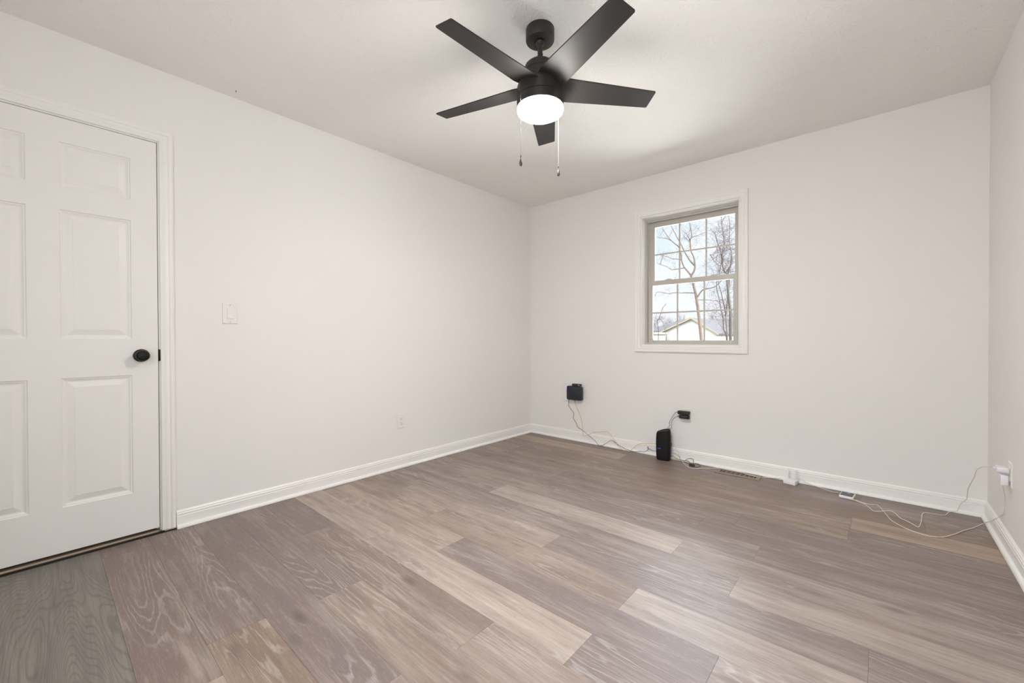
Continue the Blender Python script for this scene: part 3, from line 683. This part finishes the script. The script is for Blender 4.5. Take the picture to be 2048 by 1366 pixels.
white2 = [(2.4018, -0.0500, 0.0341), (2.4129, -0.0450, 0.0335), (2.4492, -0.0330, 0.0315), (2.4834, -0.0315, 0.0144), (2.5270, -0.0315, 0.0044), (2.5661, -0.0540, 0.0030), (2.6259, -0.0844, 0.0030), (2.6527, -0.0789, 0.0030), (2.6747, -0.1065, 0.0080)]
whP = [(2.7294, -0.1830, 0.0090), (2.7479, -0.1695, 0.0030), (2.7672, -0.1898, 0.0030), (2.7904, -0.1999, 0.0030), (2.8221, -0.1962, 0.0030), (2.8444, -0.1807, 0.0030), (2.8599, -0.2176, 0.0030), (2.8768, -0.2865, 0.0030), (2.8947, -0.3676, 0.0030), (2.9091, -0.4175, 0.0030), (2.9430, -0.4739, 0.0030), (2.9695, -0.5001, 0.0030), (2.9955, -0.5183, 0.0030), (3.0296, -0.5316, 0.0030), (3.0594, -0.5308, 0.0030), (3.0994, -0.5010, 0.0030), (3.1284, -0.4540, 0.0030), (3.1537, -0.4066, 0.0030), (3.1860, -0.3350, 0.0030), (3.2334, -0.2490, 0.0030), (3.2775, -0.1474, 0.0030), (3.2845, -0.2540, 0.0509), (3.2845, -0.3571, 0.0914), (3.2845, -0.4528, 0.1359), (3.3095, -0.3660, 0.1251), (3.3095, -0.4349, 0.1589), (3.3095, -0.4566, 0.1886), (3.3095, -0.4656, 0.2198), (3.3055, -0.4960, 0.2616), (3.2955, -0.5304, 0.2968), (3.2855, -0.5849, 0.3302)]
whQ = [(2.7299, -0.1951, 0.0090), (2.7482, -0.1796, 0.0030), (2.7673, -0.1958, 0.0030), (2.7907, -0.2155, 0.0030), (2.8093, -0.2615, 0.0030), (2.8295, -0.3094, 0.0030), (2.8532, -0.2997, 0.0030), (2.8747, -0.2756, 0.0030), (2.9049, -0.2439, 0.0030), (2.9254, -0.2712, 0.0030), (2.9434, -0.3358, 0.0030), (2.9701, -0.3645, 0.0030), (2.9920, -0.3995, 0.0030), (3.0068, -0.4240, 0.0030), (3.0135, -0.4256, 0.0030), (3.0246, -0.3711, 0.0030), (3.0350, -0.2684, 0.0030), (3.0408, -0.1912, 0.0030), (3.0524, -0.1492, 0.0030), (3.0722, -0.1405, 0.0030), (3.0964, -0.1366, 0.0030), (3.1202, -0.1327, 0.0030), (3.1414, -0.1143, 0.0030), (3.1606, -0.0444, 0.0030), (3.1900, -0.0315, 0.0131), (3.1967, -0.0330, 0.0263), (3.2057, -0.0350, 0.0565), (3.2166, -0.0400, 0.0778), (3.2292, -0.0500, 0.0974), (3.2282, -0.0900, 0.1387), (3.2248, -0.1400, 0.1781), (3.2265, -0.1900, 0.2179), (3.2313, -0.2400, 0.2575), (3.2325, -0.2900, 0.2923), (3.2305, -0.3400, 0.3288), (3.2356, -0.3900, 0.3568), (3.2450, -0.4400, 0.3770), (3.2570, -0.4800, 0.3888), (3.2739, -0.5200, 0.3994)]
trunk = [(-0.9439, 9.0000, 0.7642), (-0.9510, 9.0000, 0.9846), (-0.9793, 9.0000, 1.2789), (-1.0217, 9.0000, 1.6777), (-1.0643, 9.0000, 2.0042), (-1.1070, 9.0000, 2.2730), (-1.1714, 9.0000, 2.5746), (-1.1991, 9.0000, 2.6785), (-1.2351, 9.0000, 2.8233)]
limbs = [[(-1.2351, 9.0000, 2.8233), (-1.3292, 9.0000, 2.9600), (-1.4390, 9.0000, 3.1073), (-1.5056, 9.0000, 3.2962), (-1.5280, 9.0000, 3.5258), (-1.5951, 9.0000, 3.7170), (-1.6854, 9.0000, 3.8064), (-1.8377, 9.0000, 3.9676), (-1.9925, 9.0000, 4.1934), (-2.0865, 9.0000, 4.3803), (-2.1181, 9.0000, 4.6040)], [(-1.2351, 9.0000, 2.8233), (-1.1492, 9.0000, 2.9702), (-1.1280, 9.0000, 3.1159), (-1.1638, 9.0000, 3.3573), (-1.2428, 9.0000, 3.5611), (-1.2646, 9.0000, 3.8472), (-1.2215, 9.0000, 3.9890), (-1.2577, 9.0000, 4.2480), (-1.2866, 9.0000, 4.3724), (-1.2940, 9.0000, 4.5973)], [(-1.1351, 9.0000, 3.1019), (-1.2714, 9.0000, 3.2670), (-1.4172, 9.0000, 3.5406), (-1.5207, 9.0000, 3.7665), (-1.6102, 9.0000, 3.9468), (-1.7158, 9.0000, 4.1619), (-1.8148, 9.0000, 4.3781), (-1.8532, 9.0000, 4.5847)], [(-1.1416, 9.0000, 2.3200), (-1.3872, 9.0000, 2.3456), (-1.5051, 9.0000, 2.3468), (-1.7302, 9.0000, 2.3711), (-1.8679, 9.0000, 2.3505), (-1.9920, 9.0000, 2.3828), (-2.1654, 9.0000, 2.4269), (-2.2773, 9.0000, 2.4039), (-2.3176, 9.0000, 2.2964)], [(-1.0574, 9.0000, 2.1957), (-0.9453, 9.0000, 2.3641), (-0.8206, 9.0000, 2.4128), (-0.6706, 9.0000, 2.4296), (-0.5631, 9.0000, 2.4710), (-0.4306, 9.0000, 2.6022), (-0.3261, 9.0000, 2.6703)], [(-1.0573, 9.0000, 2.1145), (-0.8479, 9.0000, 2.1014), (-0.6702, 9.0000, 2.0757), (-0.5359, 9.0000, 2.0531)], [(-1.4390, 9.0000, 3.0772), (-1.6098, 9.0000, 3.0662), (-1.8067, 9.0000, 3.0729), (-1.9300, 9.0000, 3.1639), (-2.1496, 9.0000, 3.2673), (-2.2453, 9.0000, 3.3101)], [(-1.5056, 9.0000, 3.3113), (-1.6099, 9.0000, 3.3548), (-1.7915, 9.0000, 3.3933), (-1.9301, 9.0000, 3.4728), (-2.1655, 9.0000, 3.5506), (-2.3096, 9.0000, 3.5857)], [(-2.1496, 9.0000, 3.2673), (-2.0864, 9.0000, 3.4622), (-2.0550, 9.0000, 3.6291)], [(-1.2646, 9.0000, 3.8472), (-1.3590, 9.0000, 4.0416), (-1.5209, 9.0000, 4.2195)], [(-1.2646, 9.0000, 3.8174), (-1.3882, 9.0000, 3.9265), (-1.5060, 9.0000, 4.1264)], [(-1.2287, 9.0000, 3.9456), (-1.1002, 9.0000, 3.9617), (-0.9596, 9.0000, 3.9898), (-0.8487, 9.0000, 4.0295)], [(-1.8070, 9.0000, 3.9321), (-1.9457, 9.0000, 4.0156), (-2.1181, 9.0000, 4.0665), (-2.2614, 9.0000, 4.0974)]]
clump = [[(-2.0533, 16.0000, 1.0066), (-2.1654, 16.0000, 1.3835), (-2.1760, 16.0000, 1.7382), (-2.2379, 16.0000, 2.1396), (-2.2998, 16.0000, 2.4092), (-2.3413, 16.0000, 2.7010), (-2.4455, 16.0000, 3.1993), (-2.4251, 16.0000, 3.5325), (-2.3843, 16.0000, 4.1265), (-2.5302, 16.0000, 4.3673), (-2.7200, 16.0000, 4.7065)], [(-2.0129, 16.0000, 1.0065), (-2.0437, 16.0000, 1.4036), (-2.0747, 16.0000, 1.9559), (-2.1361, 16.0000, 2.3562), (-2.1976, 16.0000, 2.6696), (-2.2593, 16.0000, 2.9621), (-2.3629, 16.0000, 3.4821), (-2.2608, 16.0000, 4.2230), (-2.1795, 16.0000, 4.5448)], [(-1.9358, 16.0000, 3.5265), (-2.1176, 16.0000, 3.8308), (-2.1993, 16.0000, 4.1050), (-2.2510, 16.0000, 4.5543), (-2.3233, 16.0000, 4.9193), (-2.4269, 16.0000, 5.2019), (-2.4896, 16.0000, 5.4796), (-2.6999, 16.0000, 5.8293)], [(-2.2510, 16.0000, 4.5543), (-2.1393, 16.0000, 4.9808), (-2.1805, 16.0000, 5.4287), (-2.2423, 16.0000, 5.8815), (-2.2633, 16.0000, 6.3281)], [(-2.0771, 16.0000, 3.8265), (-1.9364, 16.0000, 4.0307), (-1.8172, 16.0000, 4.2788), (-1.8574, 16.0000, 4.6115), (-1.9379, 16.0000, 5.1699), (-1.9188, 16.0000, 5.8230), (-1.9796, 16.0000, 6.3817)]]
big = [(-1.1561, 13.0000, 0.7860), (-1.1570, 13.0000, 1.4356), (-1.1661, 13.0000, 1.9554), (-1.2090, 13.0000, 2.3661), (-1.2435, 13.0000, 2.7403), (-1.2695, 13.0000, 3.1146), (-1.2528, 13.0000, 3.3330), (-1.1683, 13.0000, 3.6021), (-1.1182, 13.0000, 3.9658)]
leftt = [[(-6.2334, 19.0000, 0.9273), (-6.2335, 19.0000, 1.4921), (-6.3055, 19.0000, 1.9460), (-6.2192, 19.0000, 2.0563), (-6.1049, 19.0000, 2.3338), (-5.9913, 19.0000, 2.6654), (-5.7943, 19.0000, 2.8783)], [(-5.7939, 19.0000, 0.9274), (-5.8220, 19.0000, 1.2344), (-5.9346, 19.0000, 1.7112), (-6.0763, 19.0000, 1.9955), (-6.2192, 19.0000, 2.0563)]]
def rbox(bm, x0, x1, y0, y1, z0, z1, rc, ed=0.002, M=None):
    """box with big rounded corners in the xz plane (seen on the wall) and small edge rounding"""
    t = bmesh.new(); n = 6
    def outline(ins):
        o = []
        for cx_, cz_, a0 in ((x1-rc, z1-rc, 0), (x0+rc, z1-rc, 90), (x0+rc, z0+rc, 180), (x1-rc, z0+rc, 270)):
            for k in range(n+1):
                a = math.radians(a0+90*k/n); o.append((cx_+(rc-ins)*math.cos(a), cz_+(rc-ins)*math.sin(a)))
        return o
    rings = []
    for ins, y in ((ed, y0), (ed*.3, y0+ed*.3), (0, y0+ed), (0, y1-ed), (ed*.3, y1-ed*.3), (ed, y1)):
        rings.append([t.verts.new((a, y, b)) for a, b in outline(ins)])
    for A, B in zip(rings, rings[1:]):
        for k in range(len(A)): t.faces.new((A[k], A[(k+1) % len(A)], B[(k+1) % len(A)], B[k]))
    t.faces.new(rings[0]); t.faces.new(rings[-1][::-1])
    if M is not None: bmesh.ops.transform(t, matrix=M, verts=t.verts)
    join(bm, t)

ext = empty('network_box', (0.577, -0.03, 0.405)); tag(ext, 'dark navy square network box mounted over the outlet near the corner', 'network box')
bm = bmesh.new(); rbox(bm, 0.505, 0.676, -0.0545, -0.0165, 0.409, 0.546, 0.016, 0.005); obj('housing', bm, M_NAVY, ext)
bm = bmesh.new(); bx(bm, 0.540, 0.640, -0.0170, -0.0086, 0.43, 0.52, .002); obj('mounting_bracket', bm, M_GREY, ext)
bm = bmesh.new(); bx(bm, 0.5035, 0.5065, -0.052, -0.040, 0.512, 0.534, .001); q = obj('status_light', bm, M_LEDB, ext); q['label'] = 'glowing blue indicator'
ad = empty('power_adapter', (0.607, -0.02, 0.530)); tag(ad, 'small dark grey adapter peeking above the navy network box', 'power adapter')
bm = bmesh.new(); bx(bm, 0.560, 0.655, -0.0155, -0.0084, 0.5485, 0.5685, .001); bx(bm, 0.560, 0.655, -0.040, -0.0155, 0.5475, 0.5700, .003); obj('housing', bm, M_GREY, ad)
bm = bmesh.new(); bx(bm, 0.634, 0.643, -0.0412, -0.039, 0.553, 0.563, .0008); obj('label_mark', bm, M_PLATE, ad)

# modem: tall black tower, D-shaped section, slightly tapered, slanted top
mdm = empty('modem_tower', (1.500, -0.083, 0.0)); tag(mdm, 'tall black rounded modem standing on the floor by the back baseboard', 'modem')
bm = bmesh.new()
def section(s, z, top=False):
    # local axes: a to the right, b toward the room
    pts = []
    A_, B_ = 0.058*s, 0.040*s
    nn = 40
    for k in range(nn):
        t = 2*math.pi*k/nn
        ca, sa = math.cos(t), math.sin(t)
        x = A_*math.copysign(abs(ca)**0.55, ca); y = B_*math.copysign(abs(sa)**0.55, sa)
        pts.append((x, y))
    return pts
rot = math.radians(8)
prof = [(0.82, 0.001), (0.90, 0.004), (0.95, 0.012), (0.985, 0.06), (1.0, 0.10), (1.0, 0.15), (0.98, 0.20), (0.95, 0.238), (0.90, 0.249), (0.84, 0.253)]
rings = []
for s, z in prof:
    rg = []
    for x, y in section(s, z):
        zz = z
        if z > 0.19: zz = z+min(0, x-0.012)*0.36*min(1, (z-.19)/.05)-max(0, -y)*0.16+0.003      # top slopes down to the left / front
        xx = x*math.cos(rot)-y*math.sin(rot); yy = x*math.sin(rot)+y*math.cos(rot)
        rg.append(bm.verts.new((1.497+xx, -0.083+yy, zz)))
    rings.append(rg)
for A, B in zip(rings, rings[1:]):
    for k in range(len(A)): bm.faces.new((A[k], A[(k+1) % len(A)], B[(k+1) % len(A)], B[k]))
bm.faces.new(rings[0][::-1]); bm.faces.new(rings[-1])
obj('housing', bm, M_PLAS, mdm, angle=50)
MR = Matrix.Translation((1.497, -0.083, 0)) @ Matrix.Rotation(rot, 4, 'Z')
bm = bmesh.new(); bx(bm, -0.040, -0.012, -0.0402, -0.037, 0.094, 0.103, .0015, M=MR); q = obj('status_light', bm, M_LEDD, mdm); q['label'] = 'dim blue light strip'
# black plug-in chargers
c1 = empty('plug_adapter', (1.645, -0.03, 0.40)); tag(c1, 'upper square-edged black plug adapter on the outlet above the modem', 'plug adapter', None)
bm = bmesh.new(); bx(bm, 1.600, 1.690, -0.0480, -0.0090, 0.3900, 0.4180, .004); obj('housing', bm, M_CHRG, c1)
bm = bmesh.new(); tube(bm, [(1.602, -0.030, 0.404), (1.588, -0.030, 0.4035)], .0035, 8, r1=.002); obj('strain_relief', bm, M_CHRG, c1)
c2 = empty('plug_adapter', (1.648, -0.03, 0.36)); tag(c2, 'lower round-ended black plug adapter on the outlet above the modem', 'plug adapter', None)
bm = bmesh.new(); t_ = bmesh.new(); rbox(t_, -0.043, 0.043, -0.0135, 0.0135, -0.0195, 0.0195, .0185, .005)
bmesh.ops.transform(t_, matrix=Matrix.Translation((1.649, -0.0287, 0.3700)) @ Matrix.Rotation(math.radians(90), 4, 'X'), verts=t_.verts); join(bm, t_); obj('housing', bm, M_CHRG, c2)
bm = bmesh.new(); tube(bm, [(1.608, -0.030, 0.372), (1.592, -0.030, 0.371)], .0035, 8, r1=.002); obj('strain_relief', bm, M_CHRG, c2)

def cable(name, pts, r, m, label, n=5):
    bm = bmesh.new(); tube(bm, smooth_path(pts, n), r, 8)
    mid = Vector(pts[0]); o = obj(name, bm, m, None, tuple(mid)); tag(o, label, 'cable'); return o
cb1 = cable('power_cable', blk1, 0.0019, M_CBLK, 'thin black cable from the navy network box to the modem')
bm = bmesh.new(); p0 = Vector(blk1[0]); tube(bm, [p0+Vector((0, 0, .012)), p0+Vector((0, 0, -.022))], .0038, 8, r1=.002); obj('plug_boot', bm, M_CBLK, cb1)
cb2 = cable('ethernet_cable', yel, 0.0022, M_CYEL, 'yellow network cable looping from the navy box to the modem')
bm = bmesh.new(); p0 = Vector(yel[0]); bx(bm, p0.x-.006, p0.x+.006, p0.y-.004, p0.y+.004, p0.z-.010, p0.z+.012, .001); obj('plug_boot', bm, M_CYEL, cb2)
cable('power_cable', cordA, 0.0017, M_CBLK, 'black cord from the upper plug adapter down behind the modem')
cable('power_cable', cordB, 0.0017, M_CBLK, 'black cord from the lower plug adapter down behind the modem')
cable('short_cable', stub, 0.0018, M_CBLK, 'short black cable loop at the right side of the modem')
ck = cable('coiled_cable', coil, 0.0019, M_CBLK, 'black cable ending in a tied coil on the floor right of the modem')
bm = bmesh.new()
rr = random.Random(3)
bpts = []
for k in range(46):
    a = k*1.15; q = 0.011+0.008*rr.random()
    bpts.append((1.7377+q*math.cos(a)*1.25, -0.1185+q*math.sin(a), 0.009+0.006*math.sin(a*.7+rr.random())))
tube(bm, smooth_path(bpts, 3), 0.0019, 6); obj('tied_bundle', bm, M_CBLK, ck)
cable('short_cable', strand, 0.0014, M_CBLK, 'thin black strand lying against the baseboard right of the modem')
cable('short_cable', yel2, 0.0020, M_CYEL, 'short end of yellow cable on the floor right of the modem')
cable('white_cable', white1, 0.0021, M_CWHT, 'white cable from behind the modem across the floor register')
cable('white_cable', white2, 0.0019, M_CWHT, 'white cable between the two-antenna box and the dark-topped gadget')
cable('white_cable', whP, 0.0019, M_CWHT, 'white charger cable curving wide over the floor to the lower charger')
cable('white_cable', whQ, 0.0019, M_CWHT, 'white charger cable with a sharp bend rising to the upper charger')

# white box with two antennas
wr = empty('antenna_box', (2.39, -0.075, 0)); tag(wr, 'small white box with two upright antennas on the floor by the baseboard', 'network box')
MW = Matrix.Translation((2.392, -0.078, 0)) @ Matrix.Rotation(math.radians(-12), 4, 'Z')
bm = bmesh.new(); bx(bm, -0.037, 0.037, -0.030, 0.030, 0.001, 0.030, .004, M=MW); obj('housing', bm, M_WPLA, wr)
bm = bmesh.new(); bx(bm, -0.0375, -0.036, -0.018, 0.010, 0.010, 0.022, M=MW); obj('port', bm, M_SLOTG, wr, smooth=False)
for xx in (-0.026, 0.021):
    bm = bmesh.new(); bx(bm, xx-.0045, xx+.0045, 0.026, 0.034, 0.018, 0.098, .002, M=MW); obj('antenna', bm, M_WPLA, wr)
# white gadget with dark top
gd = empty('screen_gadget', (2.70, -0.14, 0)); tag(gd, 'small white gadget with dark glossy top lying on the floor', 'gadget')
MG = Matrix.Translation((2.7025, -0.1335, 0)) @ Matrix.Rotation(math.radians(-6), 4, 'Z')
bm = bmesh.new(); bx(bm, -0.036, 0.036, -0.046, 0.046, 0.001, 0.019, .005, 3, M=MG); obj('housing', bm, M_WPLA, gd)
bm = bmesh.new(); bx(bm, -0.031, 0.031, -0.041, 0.041, 0.0185, 0.0198, .0005, M=MG); q = obj('screen', bm, M_SCRN, gd, smooth=False)
bm = bmesh.new(); bx(bm, 0.000, 0.009, 0.020, 0.030, 0.0197, 0.0203, M=MG); obj('status_light', bm, mat('led_lilac', (.2, .2, .5), .3, emit=(.22, .22, .62), estr=.7), q, smooth=False)
# white chargers on the right wall
p1 = empty('usb_charger', (3.28, -0.545, 0.395)); tag(p1, 'flat white charger in the upper socket of the right wall outlet', 'charger')
bm = bmesh.new(); bx(bm, 3.2675, W-.0092, -0.572, -0.520, 0.3900, 0.4120, .004); obj('housing', bm, M_WPLA, p1)
bm = bmesh.new(); bx(bm, 3.258, 3.269, -0.551, -0.539, 0.3985, 0.4060, .0015); obj('cable_plug', bm, M_WPLA, p1)
p2 = empty('usb_charger', (3.29, -0.545, 0.35)); tag(p2, 'square white charger in the lower socket of the right wall outlet', 'charger')
bm = bmesh.new(); bx(bm, 3.2790, W-.0092, -0.568, -0.522, 0.3290, 0.3760, .005); obj('housing', bm, M_WPLA, p2)
bm = bmesh.new(); bx(bm, 3.281, 3.291, -0.550, -0.540, 0.3200, 0.3300, .0015); obj('cable_plug', bm, M_WPLA, p2)

# floor register
vt = empty('floor_register', (2.06, -0.09, 0)); tag(vt, 'taupe metal floor register against the back baseboard', 'floor vent')
vx0, vx1, vy0, vy1 = 1.915, 2.212, -0.158, -0.031
bm = bmesh.new(); zt = 0.0048
bx(bm, vx0, vx1, vy0, vy0+.028, 0.0004, zt, .0016); bx(bm, vx0, vx1, vy1-.026, vy1, 0.0004, zt, .0016)
bx(bm, vx0, vx0+.028, vy0+.02, vy1-.02, 0.0004, zt, .0012); bx(bm, vx1-.028, vx1, vy0+.02, vy1-.02, 0.0004, zt, .0012)
obj('register_frame', bm, M_VENT, vt, smooth=False)
for k in range(8):
    xc = vx0+.040+k*(vx1-vx0-.080)/7
    bm = bmesh.new(); bx(bm, xc-.0026, xc+.0026, vy0+.027, vy1-.025, 0.0006, zt-.0006); obj('louver_bar', bm, M_VENT, vt, smooth=False)
bm = bmesh.new(); bx(bm, vx0+.027, vx1-.027, vy0+.027, vy1-.025, 0.0002, 0.0016); obj('damper', bm, M_DUCT, vt, smooth=False)
bm = bmesh.new(); bx(bm, vx0+.027, vx0+.037, vy0+.03, vy1-.03, 0.0012, 0.0020); obj('end_slot', bm, M_GAP, vt, smooth=False)
bm = bmesh.new(); bx(bm, vx1-.037, vx1-.027, vy0+.03, vy1-.03, 0.0012, 0.0020); obj('end_slot', bm, M_GAP, vt, smooth=False)

# ------------------------------------------------------------------ outdoors
GZ = -0.75
bm = bmesh.new(); bx(bm, -90, 60, 0.6, 160, GZ-.3, GZ); struct('ground', bm, M_GRASS)
bm = bmesh.new(); bx(bm, -6, 9, T+.01, 9, GZ, GZ+.06); o_ = obj('bounce_slab', bm, mat('bounce_pale', (.78, .76, .73), .85, vary=.04), None, (1.5, 4.5, GZ)); o_['kind'] = 'structure'  # unseen pale slab, added to bounce sun and sky light up to the ceiling
def house(name, x0, x1, y, depth, eave, apex, ax, label, wall_m, roof_m, fascia_m, over=0.25):
    root = empty(name, ((x0+x1)/2, y, GZ)); tag(root, label, 'building')
    bm = bmesh.new()
    P_ = [(x0, GZ), (x1, GZ), (x1, eave), (ax, apex), (x0, eave)]
    A = [bm.verts.new((a, y, b)) for a, b in P_]; B = [bm.verts.new((a, y+depth, b)) for a, b in P_]
    for k in range(5): bm.faces.new((A[k], A[(k+1) % 5], B[(k+1) % 5], B[k]))
    bm.faces.new(A); bm.faces.new(B); obj('walls', bm, wall_m, root, smooth=False)
    for (xa, za), nm in (((x0, eave), 'roof'), ((x1, eave), 'roof')):
        d_ = Vector((xa-ax, 0, za-apex)).normalized(); q = Vector((xa, 0, za))+d_*over
        up = Vector((0, 0, 1)); bm = bmesh.new()
        c_ = [(ax, apex+.02), (q.x, q.z+.02), (q.x, q.z+.16), (ax, apex+.18)]
        A = [bm.verts.new((a, y-over, b)) for a, b in c_]; B = [bm.verts.new((a, y+depth+over, b)) for a, b in c_]
        for k in range(4): bm.faces.new((A[k], A[(k+1) % 4], B[(k+1) % 4], B[k]))
        bm.faces.new(A); bm.faces.new(B); rf = obj('roof', bm, roof_m, root, smooth=False)
        bm = bmesh.new(); c2_ = [(ax, apex+.0), (q.x, q.z+.0), (q.x, q.z+.17), (ax, apex+.19)]
        A = [bm.verts.new((a, y-over-.03, b)) for a, b in c2_]; B = [bm.verts.new((a, y-over, b)) for a, b in c2_]
        for k in range(4): bm.faces.new((A[k], A[(k+1) % 4], B[(k+1) % 4], B[k]))
        bm.faces.new(A); bm.faces.new(B); obj('fascia', bm, fascia_m, rf, smooth=False)
    return root
house('garage', -16.35, -10.0, 44, 9, 1.42, 3.08, -12.57, 'white gabled garage with tan roof edge seen through the window', M_SIDING, M_ROOFG, M_FASC)
# low shed on the left
sh = empty('shed', (-17.8, 41, GZ)); tag(sh, 'low flat-roofed cream shed at the window view\'s lower left', 'building')
bm = bmesh.new(); bx(bm, -19.6, -15.2, 40.0, 43.2, GZ, 1.40); obj('walls', bm, mat('shed_cream', (0.14, 0.125, 0.11), .7), sh, smooth=False)
bm = bmesh.new(); bx(bm, -19.9, -15.05, 39.8, 43.4, 1.40, 1.62); obj('roof', bm, M_FASC, sh, smooth=False)
# grey-roofed house further back: ridge parallel to x
hb = empty('house', (-20.0, 78, GZ)); tag(hb, 'distant house with a long grey roof behind the white garage', 'building')
bm = bmesh.new(); bx(bm, -30.5, -13, 76, 86, GZ, 2.3); obj('walls', bm, M_SIDING, hb, smooth=False)
bm = bmesh.new()
rp_ = [(-31.5, 75.2, 2.3), (-12, 75.2, 2.3), (-12, 81, 4.6), (-27.0, 81, 4.6), (-31.5, 87, 2.3), (-12, 87, 2.3)]
v_ = [bm.verts.new(p) for p in rp_]
for f in ((0, 1, 2, 3), (0, 3, 4), (3, 2, 5, 4), (1, 5, 2), (0, 4, 5, 1)): bm.faces.new([v_[i] for i in f])
obj('roof', bm, M_ROOFG, hb, smooth=False)

def branch_mesh(paths, radii, rng, wig=0.0):
    bm = bmesh.new()
    for p, (r0, r1) in zip(paths, radii): tube(bm, smooth_path(p, 3), r0, 7, r1=r1)
    return bm
def twigs(bm, paths, rng, n, L, r, planey, spread=0.5, sub=3, up=0.35):
    """random forked twigs leaving given branches, true 3D directions"""
    for _ in range(n):
        p = rng.choice(paths); i = rng.randrange(len(p)-1); t = rng.random()
        a = Vector(p[i]).lerp(Vector(p[i+1]), t)
        d = Vector((rng.gauss(0, 1), rng.gauss(0, spread), rng.gauss(up, .8))).normalized()
        ln = L*rng.uniform(.4, 1.2)
        def grow(a, d, ln, r, k):
            pts = [a]; q = a.copy(); dd = d.copy()
            for s in range(4):
                dd = (dd+Vector((rng.gauss(0, .25), rng.gauss(0, .25), rng.gauss(.06, .22)))).normalized(); q = q+dd*ln/4; pts.append(q.copy())
            tube(bm, pts, r, 3, cap=False, r1=r*.35)
            if k > 0:
                for _2 in range(rng.randint(2, 3)):
                    b = pts[rng.randint(1, 4)]; d2 = (dd+Vector((rng.gauss(0, .8), rng.gauss(0, .6), rng.gauss(0, .8)))).normalized()
                    grow(b, d2, ln*.6, r*.6, k-1)
        grow(a, d, ln, r, sub-1)
def bare_tree(name, base, paths, radii, label, mtrunk, mtwig, n, L, r, seed, spread=.5):
    root = empty(name, base); tag(root, label, 'tree')
    rng = random.Random(seed)
    obj('trunk', branch_mesh(paths, radii, rng), mtrunk, root, smooth=True, angle=60)
    bm = bmesh.new(); twigs(bm, paths, rng, n, L, r, base[1], spread); obj('twigs', bm, mtwig, root, smooth=False)['kind'] = 'stuff'
    return root
tr0 = [(trunk[0][0]+.02, trunk[0][1], GZ-.05)]+trunk
lr = [(.024, .008), (.028, .008), (.021, .007), (.014, .006), (.022, .009), (.012, .005), (.014, .006), (.012, .005), (.010, .004), (.012, .005), (.010, .004), (.012, .005), (.012, .005)]
bare_tree('bare_tree', (tr0[0][0], 9, GZ), [tr0]+limbs, [(.054, .030)]+lr, 'bare tan-barked tree forking in the middle of the window view', M_BARK, M_TWIG, 95, .45, .0042, 11)
# slender clump at right
cp = []
for c_ in clump:
    cp.append(c_)
cp[0] = [(cp[0][0][0]+.05, 16, GZ-.05)]+cp[0]; cp[1] = [(cp[1][0][0]+.02, 16, GZ-.05)]+cp[1]
cp[2] = [cp[1][3]]+cp[2]
bare_tree('bare_tree', (cp[1][0][0], 16, GZ), cp, [(.027, .010), (.028, .012), (.034, .010), (.024, .008), (.026, .008)], 'clump of slender reddish-twigged stems at the right of the window view', M_BARK, M_TWIGR, 210, .85, .0075, 5, .9)
bg_ = [(big[0][0], 13, GZ-.05)]+big
bare_tree('bare_tree', (bg_[0][0], 13, GZ), [bg_], [(.062, .028)], 'grey upright trunk at the far right edge of the window view', M_BARKG, M_TWIG, 26, .9, .007, 9, .9)
lt = [[(leftt[0][0][0], 19, GZ-.05)]+leftt[0], leftt[1]]
lt[1] = [(lt[1][0][0]+.05, 19, GZ-.05)]+lt[1]
bare_tree('bare_tree', (lt[0][0][0], 19, GZ), lt, [(.026, .010), (.016, .010)], 'small fuzzy bare tree above the shed at the lower left', M_BARKG, M_TWIGR, 46, .42, .006, 21, .6)
# far woods on the horizon: countless twigs
bm = bmesh.new(); rg = random.Random(4)
for _ in range(150):
    x = rg.uniform(-62, 8); y = rg.uniform(95, 115); h = rg.uniform(5.0, 8.0)
    st_ = Vector((x, y, GZ)); pth = [st_, st_+Vector((rg.gauss(0, .2), 0, h*.5)), st_+Vector((rg.gauss(0, .5), 0, h))]
    tube(bm, pth, .12, 4, cap=False, r1=.03)
    for _2 in range(26):
        a = pth[1].lerp(pth[2], rg.uniform(-.5, 1)); d_ = Vector((rg.gauss(0, 1), rg.gauss(0, .5), rg.gauss(.9, .5))).normalized()
        tube(bm, [a, a+d_*.9, a+d_*1.6+Vector((rg.gauss(0, .3), 0, .4))], .035, 3, cap=False, r1=.012)
tag(obj('far_woods', bm, M_TWIGF, None, (-25, 105, GZ), smooth=False), 'hazy grey line of leafless woods on the horizon outside', 'woods', kind='stuff')
